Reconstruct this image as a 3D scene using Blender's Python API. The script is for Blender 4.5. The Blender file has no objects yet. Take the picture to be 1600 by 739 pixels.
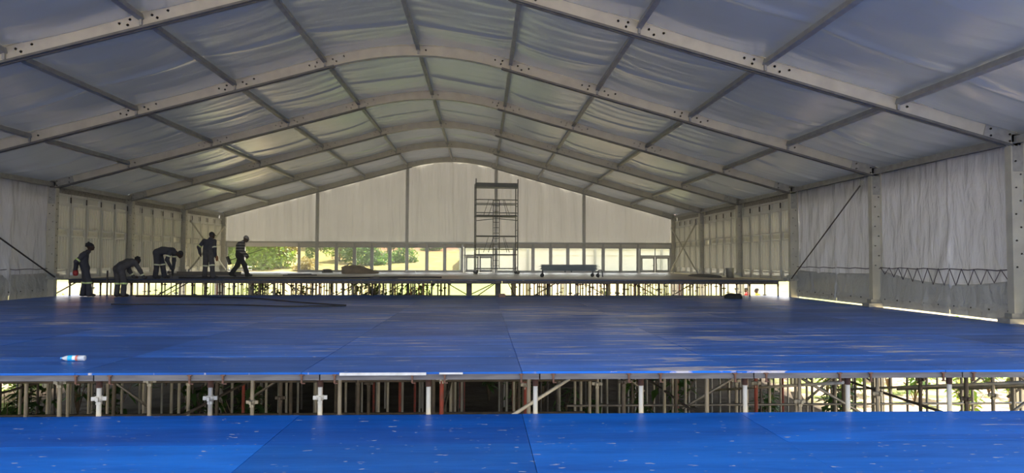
import bpy, math, random
import numpy as np
from mathutils import Vector, Matrix, noise as mnoise
random.seed(7)
S = bpy.context.scene
COL = S.collection
PI = math.pi

# ------------------------------------------------------------------ camera
cam = bpy.data.cameras.new('camera')
cam.sensor_fit = 'HORIZONTAL'; cam.sensor_width = 36.0
cam.lens = 1064.0 / 1600.0 * 36.0
cam.clip_start = 0.05; cam.clip_end = 2000
camo = bpy.data.objects.new('camera', cam); COL.objects.link(camo)
YAW, PIT, ROL = -0.0423, 0.0353, -0.0033
camo.matrix_world = (Matrix.Translation((1.779, 0, 1.24)) @ Matrix.Rotation(YAW, 4, 'Z')
                     @ Matrix.Rotation(PI / 2 + PIT, 4, 'X') @ Matrix.Rotation(-ROL, 4, 'Z'))
S.camera = camo

# ------------------------------------------------------------------ sky, sun, exposure
w = bpy.data.worlds.new('sky'); S.world = w; w.use_nodes = True
nt = w.node_tree; nt.nodes.clear()
sky = nt.nodes.new('ShaderNodeTexSky'); sky.sky_type = 'NISHITA'; sky.sun_disc = False
sky.sun_elevation = math.radians(58); sky.sun_rotation = math.radians(20)
sky.dust_density = 2.0; sky.ozone_density = 1.2
bg = nt.nodes.new('ShaderNodeBackground'); bg.inputs['Strength'].default_value = 0.32
wo = nt.nodes.new('ShaderNodeOutputWorld')
hsv = nt.nodes.new('ShaderNodeHueSaturation'); hsv.inputs['Saturation'].default_value = .22
nt.links.new(sky.outputs[0], hsv.inputs['Color']); nt.links.new(hsv.outputs[0], bg.inputs[0]); nt.links.new(bg.outputs[0], wo.inputs[0])
sl = bpy.data.lights.new('sun', 'SUN'); sl.energy = 11.0; sl.angle = math.radians(0.6); sl.color = (1, .94, .84)
so = bpy.data.objects.new('sun', sl); COL.objects.link(so)
so.rotation_euler = Vector((-0.22, -0.60, -1.15)).to_track_quat('-Z', 'Y').to_euler()
S.view_settings.view_transform = 'Standard'; S.view_settings.look = 'None'
S.view_settings.gamma = 1.0; S.view_settings.use_curve_mapping = False
S.view_settings.exposure = 1.3
S.cycles.use_denoising = True
S.cycles.max_bounces = 10; S.cycles.diffuse_bounces = 6; S.cycles.glossy_bounces = 4
S.cycles.transmission_bounces = 6; S.cycles.transparent_max_bounces = 16
S.cycles.caustics_reflective = False; S.cycles.caustics_refractive = False
S.cycles.sample_clamp_indirect = 8.0

# ------------------------------------------------------------------ materials
def nodes(name):
    m = bpy.data.materials.new(name); m.use_nodes = True
    t = m.node_tree; return m, t, t.nodes['Principled BSDF'], t.nodes['Material Output']

def pm(name, c1, c2=None, scale=4.0, rough=.5, metal=0.0, bump=0.0, stretch=(1, 1, 1), spec=.5, transl=0.0, tcol=None, detail=4.0, world=False, rnd=0.0):
    """procedural two-tone material: noise mixes c1 and c2, optional bump and translucency"""
    m, t, b, o = nodes(name)
    c2 = c2 or tuple(x * .8 for x in c1)
    tc = t.nodes.new('ShaderNodeTexCoord'); mp = t.nodes.new('ShaderNodeMapping')
    mp.inputs['Scale'].default_value = stretch
    if world:
        g = t.nodes.new('ShaderNodeNewGeometry'); t.links.new(g.outputs['Position'], mp.inputs[0])
    else:
        t.links.new(tc.outputs['Object'], mp.inputs[0])
    n = t.nodes.new('ShaderNodeTexNoise'); n.inputs['Scale'].default_value = scale; n.inputs['Detail'].default_value = detail
    t.links.new(mp.outputs[0], n.inputs[0])
    r = t.nodes.new('ShaderNodeValToRGB'); r.color_ramp.elements[0].position = .35; r.color_ramp.elements[1].position = .65
    r.color_ramp.elements[0].color = (*c1, 1); r.color_ramp.elements[1].color = (*c2, 1)
    t.links.new(n.outputs[0], r.inputs[0])
    colout = r.outputs[0]
    if rnd:
        oi = t.nodes.new('ShaderNodeObjectInfo'); mr = t.nodes.new('ShaderNodeMapRange')
        mr.inputs['To Min'].default_value = 1 - rnd; mr.inputs['To Max'].default_value = 1 + rnd
        t.links.new(oi.outputs['Random'], mr.inputs[0])
        hs = t.nodes.new('ShaderNodeHueSaturation'); t.links.new(colout, hs.inputs['Color']); t.links.new(mr.outputs[0], hs.inputs['Value'])
        colout = hs.outputs[0]
    t.links.new(colout, b.inputs['Base Color'])
    b.inputs['Roughness'].default_value = rough; b.inputs['Metallic'].default_value = metal
    b.inputs['Specular IOR Level'].default_value = spec
    if bump:
        bn = t.nodes.new('ShaderNodeBump'); bn.inputs['Strength'].default_value = bump; bn.inputs['Distance'].default_value = .02
        t.links.new(n.outputs[0], bn.inputs['Height']); t.links.new(bn.outputs[0], b.inputs['Normal'])
    if transl:
        tr = t.nodes.new('ShaderNodeBsdfTranslucent'); tr.inputs[0].default_value = (*(tcol or c1), 1)
        mx = t.nodes.new('ShaderNodeMixShader'); mx.inputs[0].default_value = transl
        t.links.new(b.outputs[0], mx.inputs[1]); t.links.new(tr.outputs[0], mx.inputs[2]); t.links.new(mx.outputs[0], o.inputs[0])
    return m

def board_mat(name, base, dark, scuff, amount, rough, edge=False):
    """painted plywood: long grain, per-board tone, pale scuffs worn through along the board"""
    m, t, b, o = nodes(name)
    g = t.nodes.new('ShaderNodeNewGeometry'); oi = t.nodes.new('ShaderNodeObjectInfo')
    mp = t.nodes.new('ShaderNodeMapping'); mp.inputs['Scale'].default_value = (.35, 2.2, 1)
    t.links.new(g.outputs['Position'], mp.inputs[0])
    n = t.nodes.new('ShaderNodeTexNoise'); n.inputs['Scale'].default_value = 1.6; n.inputs['Detail'].default_value = 8; n.inputs['Roughness'].default_value = .65
    t.links.new(mp.outputs[0], n.inputs[0])
    mix = t.nodes.new('ShaderNodeMix'); mix.data_type = 'RGBA'
    mix.inputs[6].default_value = (*dark, 1); mix.inputs[7].default_value = (*base, 1)
    r1 = t.nodes.new('ShaderNodeMapRange'); r1.inputs[1].default_value = .34; r1.inputs[2].default_value = .62
    t.links.new(n.outputs[0], r1.inputs[0]); t.links.new(r1.outputs[0], mix.inputs[0])
    hs = t.nodes.new('ShaderNodeHueSaturation')
    mr = t.nodes.new('ShaderNodeMapRange'); mr.inputs['To Min'].default_value = .72; mr.inputs['To Max'].default_value = 1.22
    t.links.new(oi.outputs['Random'], mr.inputs[0]); t.links.new(mr.outputs[0], hs.inputs['Value']); t.links.new(mix.outputs[2], hs.inputs['Color'])
    # scuffs: thin streaks along X, more on some boards and where people walk (world position)
    mp2 = t.nodes.new('ShaderNodeMapping'); mp2.inputs['Scale'].default_value = (.45, 4.6, 1); mp2.inputs['Location'].default_value = (3.1, 1.7, 0)
    t.links.new(g.outputs['Position'], mp2.inputs[0])
    n2 = t.nodes.new('ShaderNodeTexNoise'); n2.inputs['Scale'].default_value = 1.5; n2.inputs['Detail'].default_value = 6; n2.inputs['Roughness'].default_value = .7
    t.links.new(mp2.outputs[0], n2.inputs[0])
    n3 = t.nodes.new('ShaderNodeTexNoise'); n3.inputs['Scale'].default_value = .22; n3.inputs['Detail'].default_value = 1
    mp3 = t.nodes.new('ShaderNodeMapping'); mp3.inputs['Location'].default_value = (0.9, 3.0, 0)
    t.links.new(g.outputs['Position'], mp3.inputs[0]); t.links.new(mp3.outputs[0], n3.inputs[0])
    def math_(op, a, bb):
        x = t.nodes.new('ShaderNodeMath'); x.operation = op
        for i, v in enumerate((a, bb)):
            if isinstance(v, (int, float)): x.inputs[i].default_value = v
            else: t.links.new(v, x.inputs[i])
        return x.outputs[0]
    # worn stretch of floor (foot traffic): around x 0..6, y 12..21
    sx = t.nodes.new('ShaderNodeSeparateXYZ'); t.links.new(g.outputs['Position'], sx.inputs[0])
    ddx = math_('DIVIDE', math_('SUBTRACT', sx.outputs[0], 3.0), 5.5); ddy = math_('DIVIDE', math_('SUBTRACT', sx.outputs[1], 16.0), 5.5)
    q = math_('ADD', math_('MULTIPLY', ddx, ddx), math_('MULTIPLY', ddy, ddy))
    traffic = math_('MAXIMUM', math_('SUBTRACT', 1.0, q), 0.0)
    v = math_('ADD', n2.outputs[0], math_('MULTIPLY', traffic, .085))
    v = math_('ADD', v, math_('MULTIPLY', math_('SUBTRACT', n3.outputs[0], .5), .22))
    v = math_('ADD', v, math_('MULTIPLY', math_('SUBTRACT', oi.outputs['Random'], .5), .10))
    r2 = t.nodes.new('ShaderNodeMapRange'); r2.inputs[1].default_value = .60 - amount; r2.inputs[2].default_value = .645 - amount; r2.inputs[4].default_value = .95
    t.links.new(v, r2.inputs[0])
    # small chips
    mp4 = t.nodes.new('ShaderNodeMapping'); mp4.inputs['Scale'].default_value = (7, 17, 1); t.links.new(g.outputs['Position'], mp4.inputs[0])
    n4 = t.nodes.new('ShaderNodeTexNoise'); n4.inputs['Scale'].default_value = 1.3; n4.inputs['Detail'].default_value = 2; t.links.new(mp4.outputs[0], n4.inputs[0])
    r4 = t.nodes.new('ShaderNodeMapRange'); r4.inputs[1].default_value = .70; r4.inputs[2].default_value = .74; t.links.new(n4.outputs[0], r4.inputs[0])
    fac = math_('MAXIMUM', r2.outputs[0], math_('MULTIPLY', r4.outputs[0], .85))
    mix2 = t.nodes.new('ShaderNodeMix'); mix2.data_type = 'RGBA'; mix2.inputs[7].default_value = (*scuff, 1)
    t.links.new(hs.outputs[0], mix2.inputs[6]); t.links.new(fac, mix2.inputs[0])
    t.links.new(mix2.outputs[2], b.inputs['Base Color'])
    rr = t.nodes.new('ShaderNodeMapRange'); rr.inputs['To Min'].default_value = rough + .1; rr.inputs['To Max'].default_value = rough - .08
    t.links.new(n.outputs[0], rr.inputs[0]); t.links.new(rr.outputs[0], b.inputs['Roughness'])
    b.inputs['Specular IOR Level'].default_value = .36
    bn = t.nodes.new('ShaderNodeBump'); bn.inputs['Strength'].default_value = .25; bn.inputs['Distance'].default_value = .01
    t.links.new(n2.outputs[0], bn.inputs['Height']); t.links.new(bn.outputs[0], b.inputs['Normal'])
    return m

def cloth_mat(name, c, rough, transl, tcol, stretch, scale, bump, dist=.05, spec=.5, dirt=None):
    m, t, b, o = nodes(name)
    g = t.nodes.new('ShaderNodeNewGeometry')
    mp = t.nodes.new('ShaderNodeMapping'); mp.inputs['Scale'].default_value = stretch; t.links.new(g.outputs['Position'], mp.inputs[0])
    n = t.nodes.new('ShaderNodeTexNoise'); n.inputs['Scale'].default_value = scale; n.inputs['Detail'].default_value = 5; n.inputs['Distortion'].default_value = .4
    t.links.new(mp.outputs[0], n.inputs[0])
    n2 = t.nodes.new('ShaderNodeTexNoise'); n2.inputs['Scale'].default_value = .5; t.links.new(g.outputs['Position'], n2.inputs[0])
    r = t.nodes.new('ShaderNodeValToRGB'); r.color_ramp.elements[0].color = (*(dirt or tuple(x * .86 for x in c)), 1); r.color_ramp.elements[1].color = (*c, 1)
    r.color_ramp.elements[0].position = .3; r.color_ramp.elements[1].position = .6
    t.links.new(n2.outputs[0], r.inputs[0]); t.links.new(r.outputs[0], b.inputs['Base Color'])
    b.inputs['Roughness'].default_value = rough; b.inputs['Specular IOR Level'].default_value = spec
    bn = t.nodes.new('ShaderNodeBump'); bn.inputs['Strength'].default_value = bump; bn.inputs['Distance'].default_value = dist
    t.links.new(n.outputs[0], bn.inputs['Height']); t.links.new(bn.outputs[0], b.inputs['Normal'])
    tr = t.nodes.new('ShaderNodeBsdfTranslucent'); tr.inputs[0].default_value = (*tcol, 1); t.links.new(bn.outputs[0], tr.inputs['Normal'])
    mx = t.nodes.new('ShaderNodeMixShader'); mx.inputs[0].default_value = transl
    t.links.new(b.outputs[0], mx.inputs[1]); t.links.new(tr.outputs[0], mx.inputs[2]); t.links.new(mx.outputs[0], o.inputs[0])
    return m

def glass_mat():
    m = bpy.data.materials.new('window_glass'); m.use_nodes = True; t = m.node_tree; t.nodes.clear()
    o = t.nodes.new('ShaderNodeOutputMaterial'); tr = t.nodes.new('ShaderNodeBsdfTransparent'); gl = t.nodes.new('ShaderNodeBsdfGlossy')
    n = t.nodes.new('ShaderNodeTexNoise'); n.inputs['Scale'].default_value = 1.5
    r = t.nodes.new('ShaderNodeMapRange'); r.inputs['To Min'].default_value = .02; r.inputs['To Max'].default_value = .12; t.links.new(n.outputs[0], r.inputs[0])
    df = t.nodes.new('ShaderNodeBsdfDiffuse'); df.inputs[0].default_value = (.8, .8, .75, 1)
    gl.inputs['Roughness'].default_value = .03; tr.inputs[0].default_value = (.93, .95, .93, 1)
    fr = t.nodes.new('ShaderNodeFresnel'); fr.inputs[0].default_value = 1.45
    mx = t.nodes.new('ShaderNodeMixShader'); t.links.new(fr.outputs[0], mx.inputs[0]); t.links.new(tr.outputs[0], mx.inputs[1]); t.links.new(gl.outputs[0], mx.inputs[2])
    mx2 = t.nodes.new('ShaderNodeMixShader'); t.links.new(r.outputs[0], mx2.inputs[0]); t.links.new(mx.outputs[0], mx2.inputs[1]); t.links.new(df.outputs[0], mx2.inputs[2])
    t.links.new(mx2.outputs[0], o.inputs[0]); return m

def terrain_mat():
    m, t, b, o = nodes('hillside_earth_and_grass')
    g = t.nodes.new('ShaderNodeNewGeometry'); sx = t.nodes.new('ShaderNodeSeparateXYZ'); t.links.new(g.outputs['Position'], sx.inputs[0])
    n = t.nodes.new('ShaderNodeTexNoise'); n.inputs['Scale'].default_value = .12; n.inputs['Detail'].default_value = 8; t.links.new(g.outputs['Position'], n.inputs[0])
    n2 = t.nodes.new('ShaderNodeTexNoise'); n2.inputs['Scale'].default_value = 1.1; n2.inputs['Detail'].default_value = 8; t.links.new(g.outputs['Position'], n2.inputs[0])
    grass = t.nodes.new('ShaderNodeValToRGB'); e = grass.color_ramp.elements
    e[0].position = .3; e[0].color = (.13, .16, .035, 1); e[1].position = .68; e[1].color = (.27, .185, .085, 1)
    k = grass.color_ramp.elements.new(.5); k.color = (.235, .185, .062, 1); t.links.new(n2.outputs[0], grass.inputs[0])
    lawn = t.nodes.new('ShaderNodeMapRange'); lawn.inputs[1].default_value = 46; lawn.inputs[2].default_value = 56; t.links.new(sx.outputs[1], lawn.inputs[0])
    gmix = t.nodes.new('ShaderNodeMix'); gmix.data_type = 'RGBA'; lw = t.nodes.new('ShaderNodeValToRGB'); e = lw.color_ramp.elements; e[0].position = .38; e[0].color = (.17, .21, .055, 1); e[1].position = .62; e[1].color = (.33, .25, .13, 1); t.links.new(n.outputs[0], lw.inputs[0]); t.links.new(lw.outputs[0], gmix.inputs[6]); t.links.new(lawn.outputs[0], gmix.inputs[0]); t.links.new(grass.outputs[0], gmix.inputs[7])
    red = t.nodes.new('ShaderNodeValToRGB'); e = red.color_ramp.elements
    e[0].position = .3; e[0].color = (.17, .062, .034, 1); e[1].position = .7; e[1].color = (.24, .105, .058, 1); t.links.new(n2.outputs[0], red.inputs[0])
    ad = t.nodes.new('ShaderNodeMath'); ad.operation = 'MULTIPLY_ADD'; t.links.new(n.outputs[0], ad.inputs[0]); ad.inputs[1].default_value = 6.0; t.links.new(sx.outputs[2], ad.inputs[2])
    mr = t.nodes.new('ShaderNodeMapRange'); mr.inputs[1].default_value = 4.7; mr.inputs[2].default_value = 5.9; t.links.new(ad.outputs[0], mr.inputs[0])
    mix = t.nodes.new('ShaderNodeMix'); mix.data_type = 'RGBA'; t.links.new(mr.outputs[0], mix.inputs[0]); t.links.new(gmix.outputs[2], mix.inputs[6]); t.links.new(red.outputs[0], mix.inputs[7])
    # bare soil under the marquee (shade under the decks put into its dark colour), z stays at the flat level and y < 41
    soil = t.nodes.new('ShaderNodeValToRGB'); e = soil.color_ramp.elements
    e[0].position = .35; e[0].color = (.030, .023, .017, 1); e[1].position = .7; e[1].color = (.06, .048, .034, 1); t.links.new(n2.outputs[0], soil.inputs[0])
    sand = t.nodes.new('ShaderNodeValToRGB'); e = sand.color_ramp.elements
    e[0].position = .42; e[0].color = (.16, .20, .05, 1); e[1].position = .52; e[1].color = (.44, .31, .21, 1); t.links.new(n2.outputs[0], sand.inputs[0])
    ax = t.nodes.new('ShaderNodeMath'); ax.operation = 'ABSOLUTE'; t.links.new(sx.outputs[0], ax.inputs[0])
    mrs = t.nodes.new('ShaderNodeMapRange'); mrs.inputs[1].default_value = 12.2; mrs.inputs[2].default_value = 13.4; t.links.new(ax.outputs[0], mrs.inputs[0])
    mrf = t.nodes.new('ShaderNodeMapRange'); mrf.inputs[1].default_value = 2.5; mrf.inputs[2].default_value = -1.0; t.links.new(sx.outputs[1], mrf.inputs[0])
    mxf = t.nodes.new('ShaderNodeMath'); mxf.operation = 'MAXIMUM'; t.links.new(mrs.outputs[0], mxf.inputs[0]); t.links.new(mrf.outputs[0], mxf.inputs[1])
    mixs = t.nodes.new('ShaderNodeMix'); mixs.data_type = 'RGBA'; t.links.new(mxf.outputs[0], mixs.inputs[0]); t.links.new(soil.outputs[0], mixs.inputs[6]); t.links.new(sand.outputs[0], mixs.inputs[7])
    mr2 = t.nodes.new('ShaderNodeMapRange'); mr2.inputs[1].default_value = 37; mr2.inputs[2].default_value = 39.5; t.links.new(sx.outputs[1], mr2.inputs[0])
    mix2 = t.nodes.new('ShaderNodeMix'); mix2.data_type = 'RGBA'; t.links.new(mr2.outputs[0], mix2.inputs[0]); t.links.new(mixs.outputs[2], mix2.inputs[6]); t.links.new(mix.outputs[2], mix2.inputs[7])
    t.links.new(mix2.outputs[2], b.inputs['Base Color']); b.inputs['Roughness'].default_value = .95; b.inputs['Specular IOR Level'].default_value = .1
    bn = t.nodes.new('ShaderNodeBump'); bn.inputs['Strength'].default_value = .5; bn.inputs['Distance'].default_value = .3
    t.links.new(n2.outputs[0], bn.inputs['Height']); t.links.new(bn.outputs[0], b.inputs['Normal'])
    return m

def stripe_mat():
    m, t, b, o = nodes('striped_knit')
    tc = t.nodes.new('ShaderNodeTexCoord'); sx = t.nodes.new('ShaderNodeSeparateXYZ'); t.links.new(tc.outputs['Object'], sx.inputs[0])
    mu = t.nodes.new('ShaderNodeMath'); mu.operation = 'MULTIPLY'; mu.inputs[1].default_value = 9.2; t.links.new(sx.outputs[2], mu.inputs[0])
    fr = t.nodes.new('ShaderNodeMath'); fr.operation = 'FRACT'; t.links.new(mu.outputs[0], fr.inputs[0])
    r = t.nodes.new('ShaderNodeValToRGB'); r.color_ramp.interpolation = 'CONSTANT'
    r.color_ramp.elements[0].color = (.03, .03, .035, 1); r.color_ramp.elements[1].position = .55; r.color_ramp.elements[1].color = (.30, .29, .27, 1)
    t.links.new(fr.outputs[0], r.inputs[0]); t.links.new(r.outputs[0], b.inputs['Base Color']); b.inputs['Roughness'].default_value = .9
    return m

M = {}
M['blue'] = board_mat('blue_painted_plywood', (.010, .155, .60), (.007, .085, .36), (.60, .54, .52), 0.0, .36)
M['bluelow'] = board_mat('blue_painted_plywood_front', (.008, .170, .66), (.006, .105, .46), (.52, .50, .55), -.085, .38)
M['bluelowb'] = board_mat('dark_blue_painted_plywood', (.006, .110, .48), (.005, .065, .32), (.52, .50, .55), -.085, .40)
M['bluelowm'] = board_mat('mid_blue_painted_plywood', (.007, .140, .57), (.006, .085, .38), (.52, .50, .55), -.085, .40)
M['bluedirty'] = board_mat('blue_plywood_dusty', (.03, .06, .16), (.02, .04, .10), (.3, .27, .25), -.02, .5)
M['ply'] = board_mat('raw_plywood', (.52, .44, .35), (.38, .31, .24), (.60, .54, .46), 0.0, .42)
M['alu'] = pm('painted_aluminium', (.54, .52, .43), (.46, .44, .37), 3, .42, .25, .03)
M['alud'] = pm('galvanised_plate', (.42, .42, .39), (.34, .34, .32), 9, .45, .5, .06)
M['purlin'] = pm('purlin_aluminium', (.34, .34, .32), (.27, .27, .26), 5, .45, .4, .03)
M['darkgrey'] = pm('dark_grey_metal', (.17, .17, .16), (.12, .12, .12), 5, .5, .3, .03)
M['bolt'] = pm('dark_bolt_steel', (.05, .05, .05), (.09, .08, .07), 20, .5, .6)
M['mull'] = pm('anodised_mullion', (.42, .42, .40), (.36, .36, .35), 4, .4, .4)
M['roof'] = cloth_mat('roof_membrane', (.25, .275, .29), .27, .008, (.5, .55, .62), (.7, 3.2, 2.0), 1.0, .16, .06, 1.0)
M['roof'].node_tree.nodes['Principled BSDF'].inputs['IOR'].default_value = 2.15
M['gable'] = cloth_mat('gable_fabric', (.66, .64, .60), .6, .06, (.66, .62, .55), (3.5, 1, .25), 1.2, .9, .08, .3)
M['tarp'] = cloth_mat('wall_tarpaulin_vinyl', (.60, .60, .59), .25, .03, (.55, .55, .58), (1.7, 1.7, .45), 1.7, .9, .14, .8)
M['tarplow'] = cloth_mat('lower_tarpaulin_vinyl', (.52, .51, .46), .36, .03, (.50, .47, .40), (1.5, 1.5, .9), 2.2, 1.0, .10, .5)
M['panel'] = pm('white_coated_steel_panel', (.78, .77, .72), (.70, .69, .64), 1.5, .26, .1, .05, (1, 1, .4), transl=.26, tcol=(.86, .85, .79), rnd=.06)
M['ribs'] = pm('translucent_rib_sheet', (.78, .76, .68), (.70, .68, .61), 1.5, .26, 0, .05, (1, 1, .4), transl=.75, tcol=(.95, .94, .90), rnd=.08)
M['plate'] = pm('pale_panel_plate', (.82, .80, .72), (.74, .72, .66), 6, .4, 0, .03, transl=.65, tcol=(.96, .94, .84))
M['glass'] = glass_mat()
M['tube'] = pm('galvanised_tube', (.36, .35, .33), (.25, .24, .23), 8, .5, .55, .05, (1, 1, .3))
M['tubepale'] = pm('cream_painted_tube', (.66, .63, .55), (.50, .46, .38), 7, .5, .1, .05, (1, 1, .4))
M['tubedark'] = pm('dark_tube', (.075, .07, .065), (.12, .10, .09), 8, .6, .4, .05)
M['rust'] = pm('rusted_steel', (.22, .10, .05), (.14, .08, .06), 25, .8, .3, .1)
M['redtube'] = pm('red_painted_tube', (.30, .04, .03), (.18, .05, .04), 9, .55, .1)
M['cup'] = pm('galvanised_coupler', (.45, .44, .40), (.32, .31, .29), 14, .5, .45)
M['beam'] = pm('weathered_edge_beam', (.20, .18, .16), (.12, .11, .11), 6, .6, .3, .1, (.4, 3, 3))
M['plywoodraw'] = pm('splintered_white_edge', (.75, .72, .66), (.6, .57, .5), 9, .7)
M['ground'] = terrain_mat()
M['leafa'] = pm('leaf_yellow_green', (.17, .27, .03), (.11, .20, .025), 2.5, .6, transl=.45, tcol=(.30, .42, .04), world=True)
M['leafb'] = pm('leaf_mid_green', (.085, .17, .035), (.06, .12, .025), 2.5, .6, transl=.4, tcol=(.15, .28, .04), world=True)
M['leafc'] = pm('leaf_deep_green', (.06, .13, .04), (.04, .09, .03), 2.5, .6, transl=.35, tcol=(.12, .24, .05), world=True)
M['leafd'] = pm('leaf_dry_ochre', (.28, .21, .06), (.22, .19, .055), 2.5, .6, transl=.4, tcol=(.36, .27, .08), world=True)
M['bark'] = pm('tree_bark', (.24, .17, .11), (.14, .10, .07), 8, .9, 0, .3, (1, 1, .3))
M['white'] = pm('white_marquee_vinyl', (.82, .80, .76), (.76, .74, .69), .4, .5, 0, .05, world=True)
M['hutwall'] = pm('hut_plaster', (.7, .62, .5), (.6, .52, .42), 3, .8)
M['roofred'] = pm('red_roof_sheet', (.42, .11, .06), (.34, .08, .05), 5, .7)
M['overall'] = pm('charcoal_overall_cotton', (.040, .042, .055), (.062, .060, .070), 6, .85, 0, .25)
M['overallg'] = pm('grey_overall_cotton', (.090, .084, .084), (.062, .058, .060), 6, .85, 0, .25)
M['dark'] = pm('black_cotton', (.018, .018, .02), (.03, .03, .03), 6, .85)
M['skin'] = pm('dark_skin', (.055, .030, .020), (.042, .023, .015), 9, .5)
M['eye'] = pm('eye_white', (.5, .48, .44), (.4, .38, .35), 9, .3)
M['boot'] = pm('black_boot_leather', (.015, .014, .013), (.025, .022, .02), 9, .6)
M['reflect'] = pm('lime_reflective_tape', (.62, .80, .22), (.72, .78, .42), 12, .35)
M['reflectw'] = pm('cream_reflective_tape', (.78, .78, .55), (.68, .70, .42), 12, .35)
M['red'] = pm('red_plastic', (.42, .03, .025), (.32, .03, .03), 8, .45)
M['capgrey'] = pm('pale_grey_cap', (.32, .31, .29), (.22, .21, .2), 12, .8)
M['stripe'] = stripe_mat()
M['wshirt'] = pm('white_shirt', (.7, .69, .68), (.6, .6, .6), 6, .8)
M['rshirt'] = pm('red_shirt', (.55, .05, .04), (.45, .04, .04), 6, .8)
M['yvest'] = pm('yellow_vest', (.75, .55, .05), (.65, .5, .06), 6, .7)
M['orange'] = pm('orange_glove', (.35, .13, .05), (.28, .12, .05), 9, .7)
M['towr'] = pm('blue_grey_steel_tube', (.09, .10, .11), (.13, .14, .15), 8, .5, .5)
M['bench'] = pm('blue_grey_platform', (.15, .185, .215), (.12, .15, .18), 3, .5, .1, .03)
M['rubber'] = pm('black_rubber', (.03, .03, .03), (.05, .045, .04), 9, .8)
M['sack'] = pm('brown_canvas', (.30, .22, .14), (.20, .15, .095), 5, .9, 0, .5)
M['sackpale'] = pm('pale_canvas', (.58, .52, .42), (.48, .42, .34), 5, .9, 0, .4)
M['cable'] = pm('black_cable_rubber', (.02, .02, .025), (.03, .03, .03), 9, .6)
M['cord'] = pm('purple_grey_cord', (.16, .13, .15), (.12, .10, .11), 20, .8)
M['bottle'] = pm('clear_white_plastic', (.80, .82, .84), (.72, .74, .78), 9, .2, transl=.3, tcol=(.85, .88, .92))
M['blab'] = pm('bottle_label_blue', (.02, .42, .80), (.03, .50, .88), 9, .35)
M['wlab'] = pm('bottle_label_white', (.85, .86, .86), (.8, .8, .8), 9, .35)
M['rlab'] = pm('bottle_label_coral', (.75, .22, .16), (.65, .2, .15), 9, .35)
M['bcap'] = pm('bottle_cap_blue', (.05, .28, .62), (.04, .24, .55), 9, .4)
M['ochre'] = pm('fired_clay', (.34, .22, .16), (.28, .17, .12), 9, .9, 0, .2)

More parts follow.
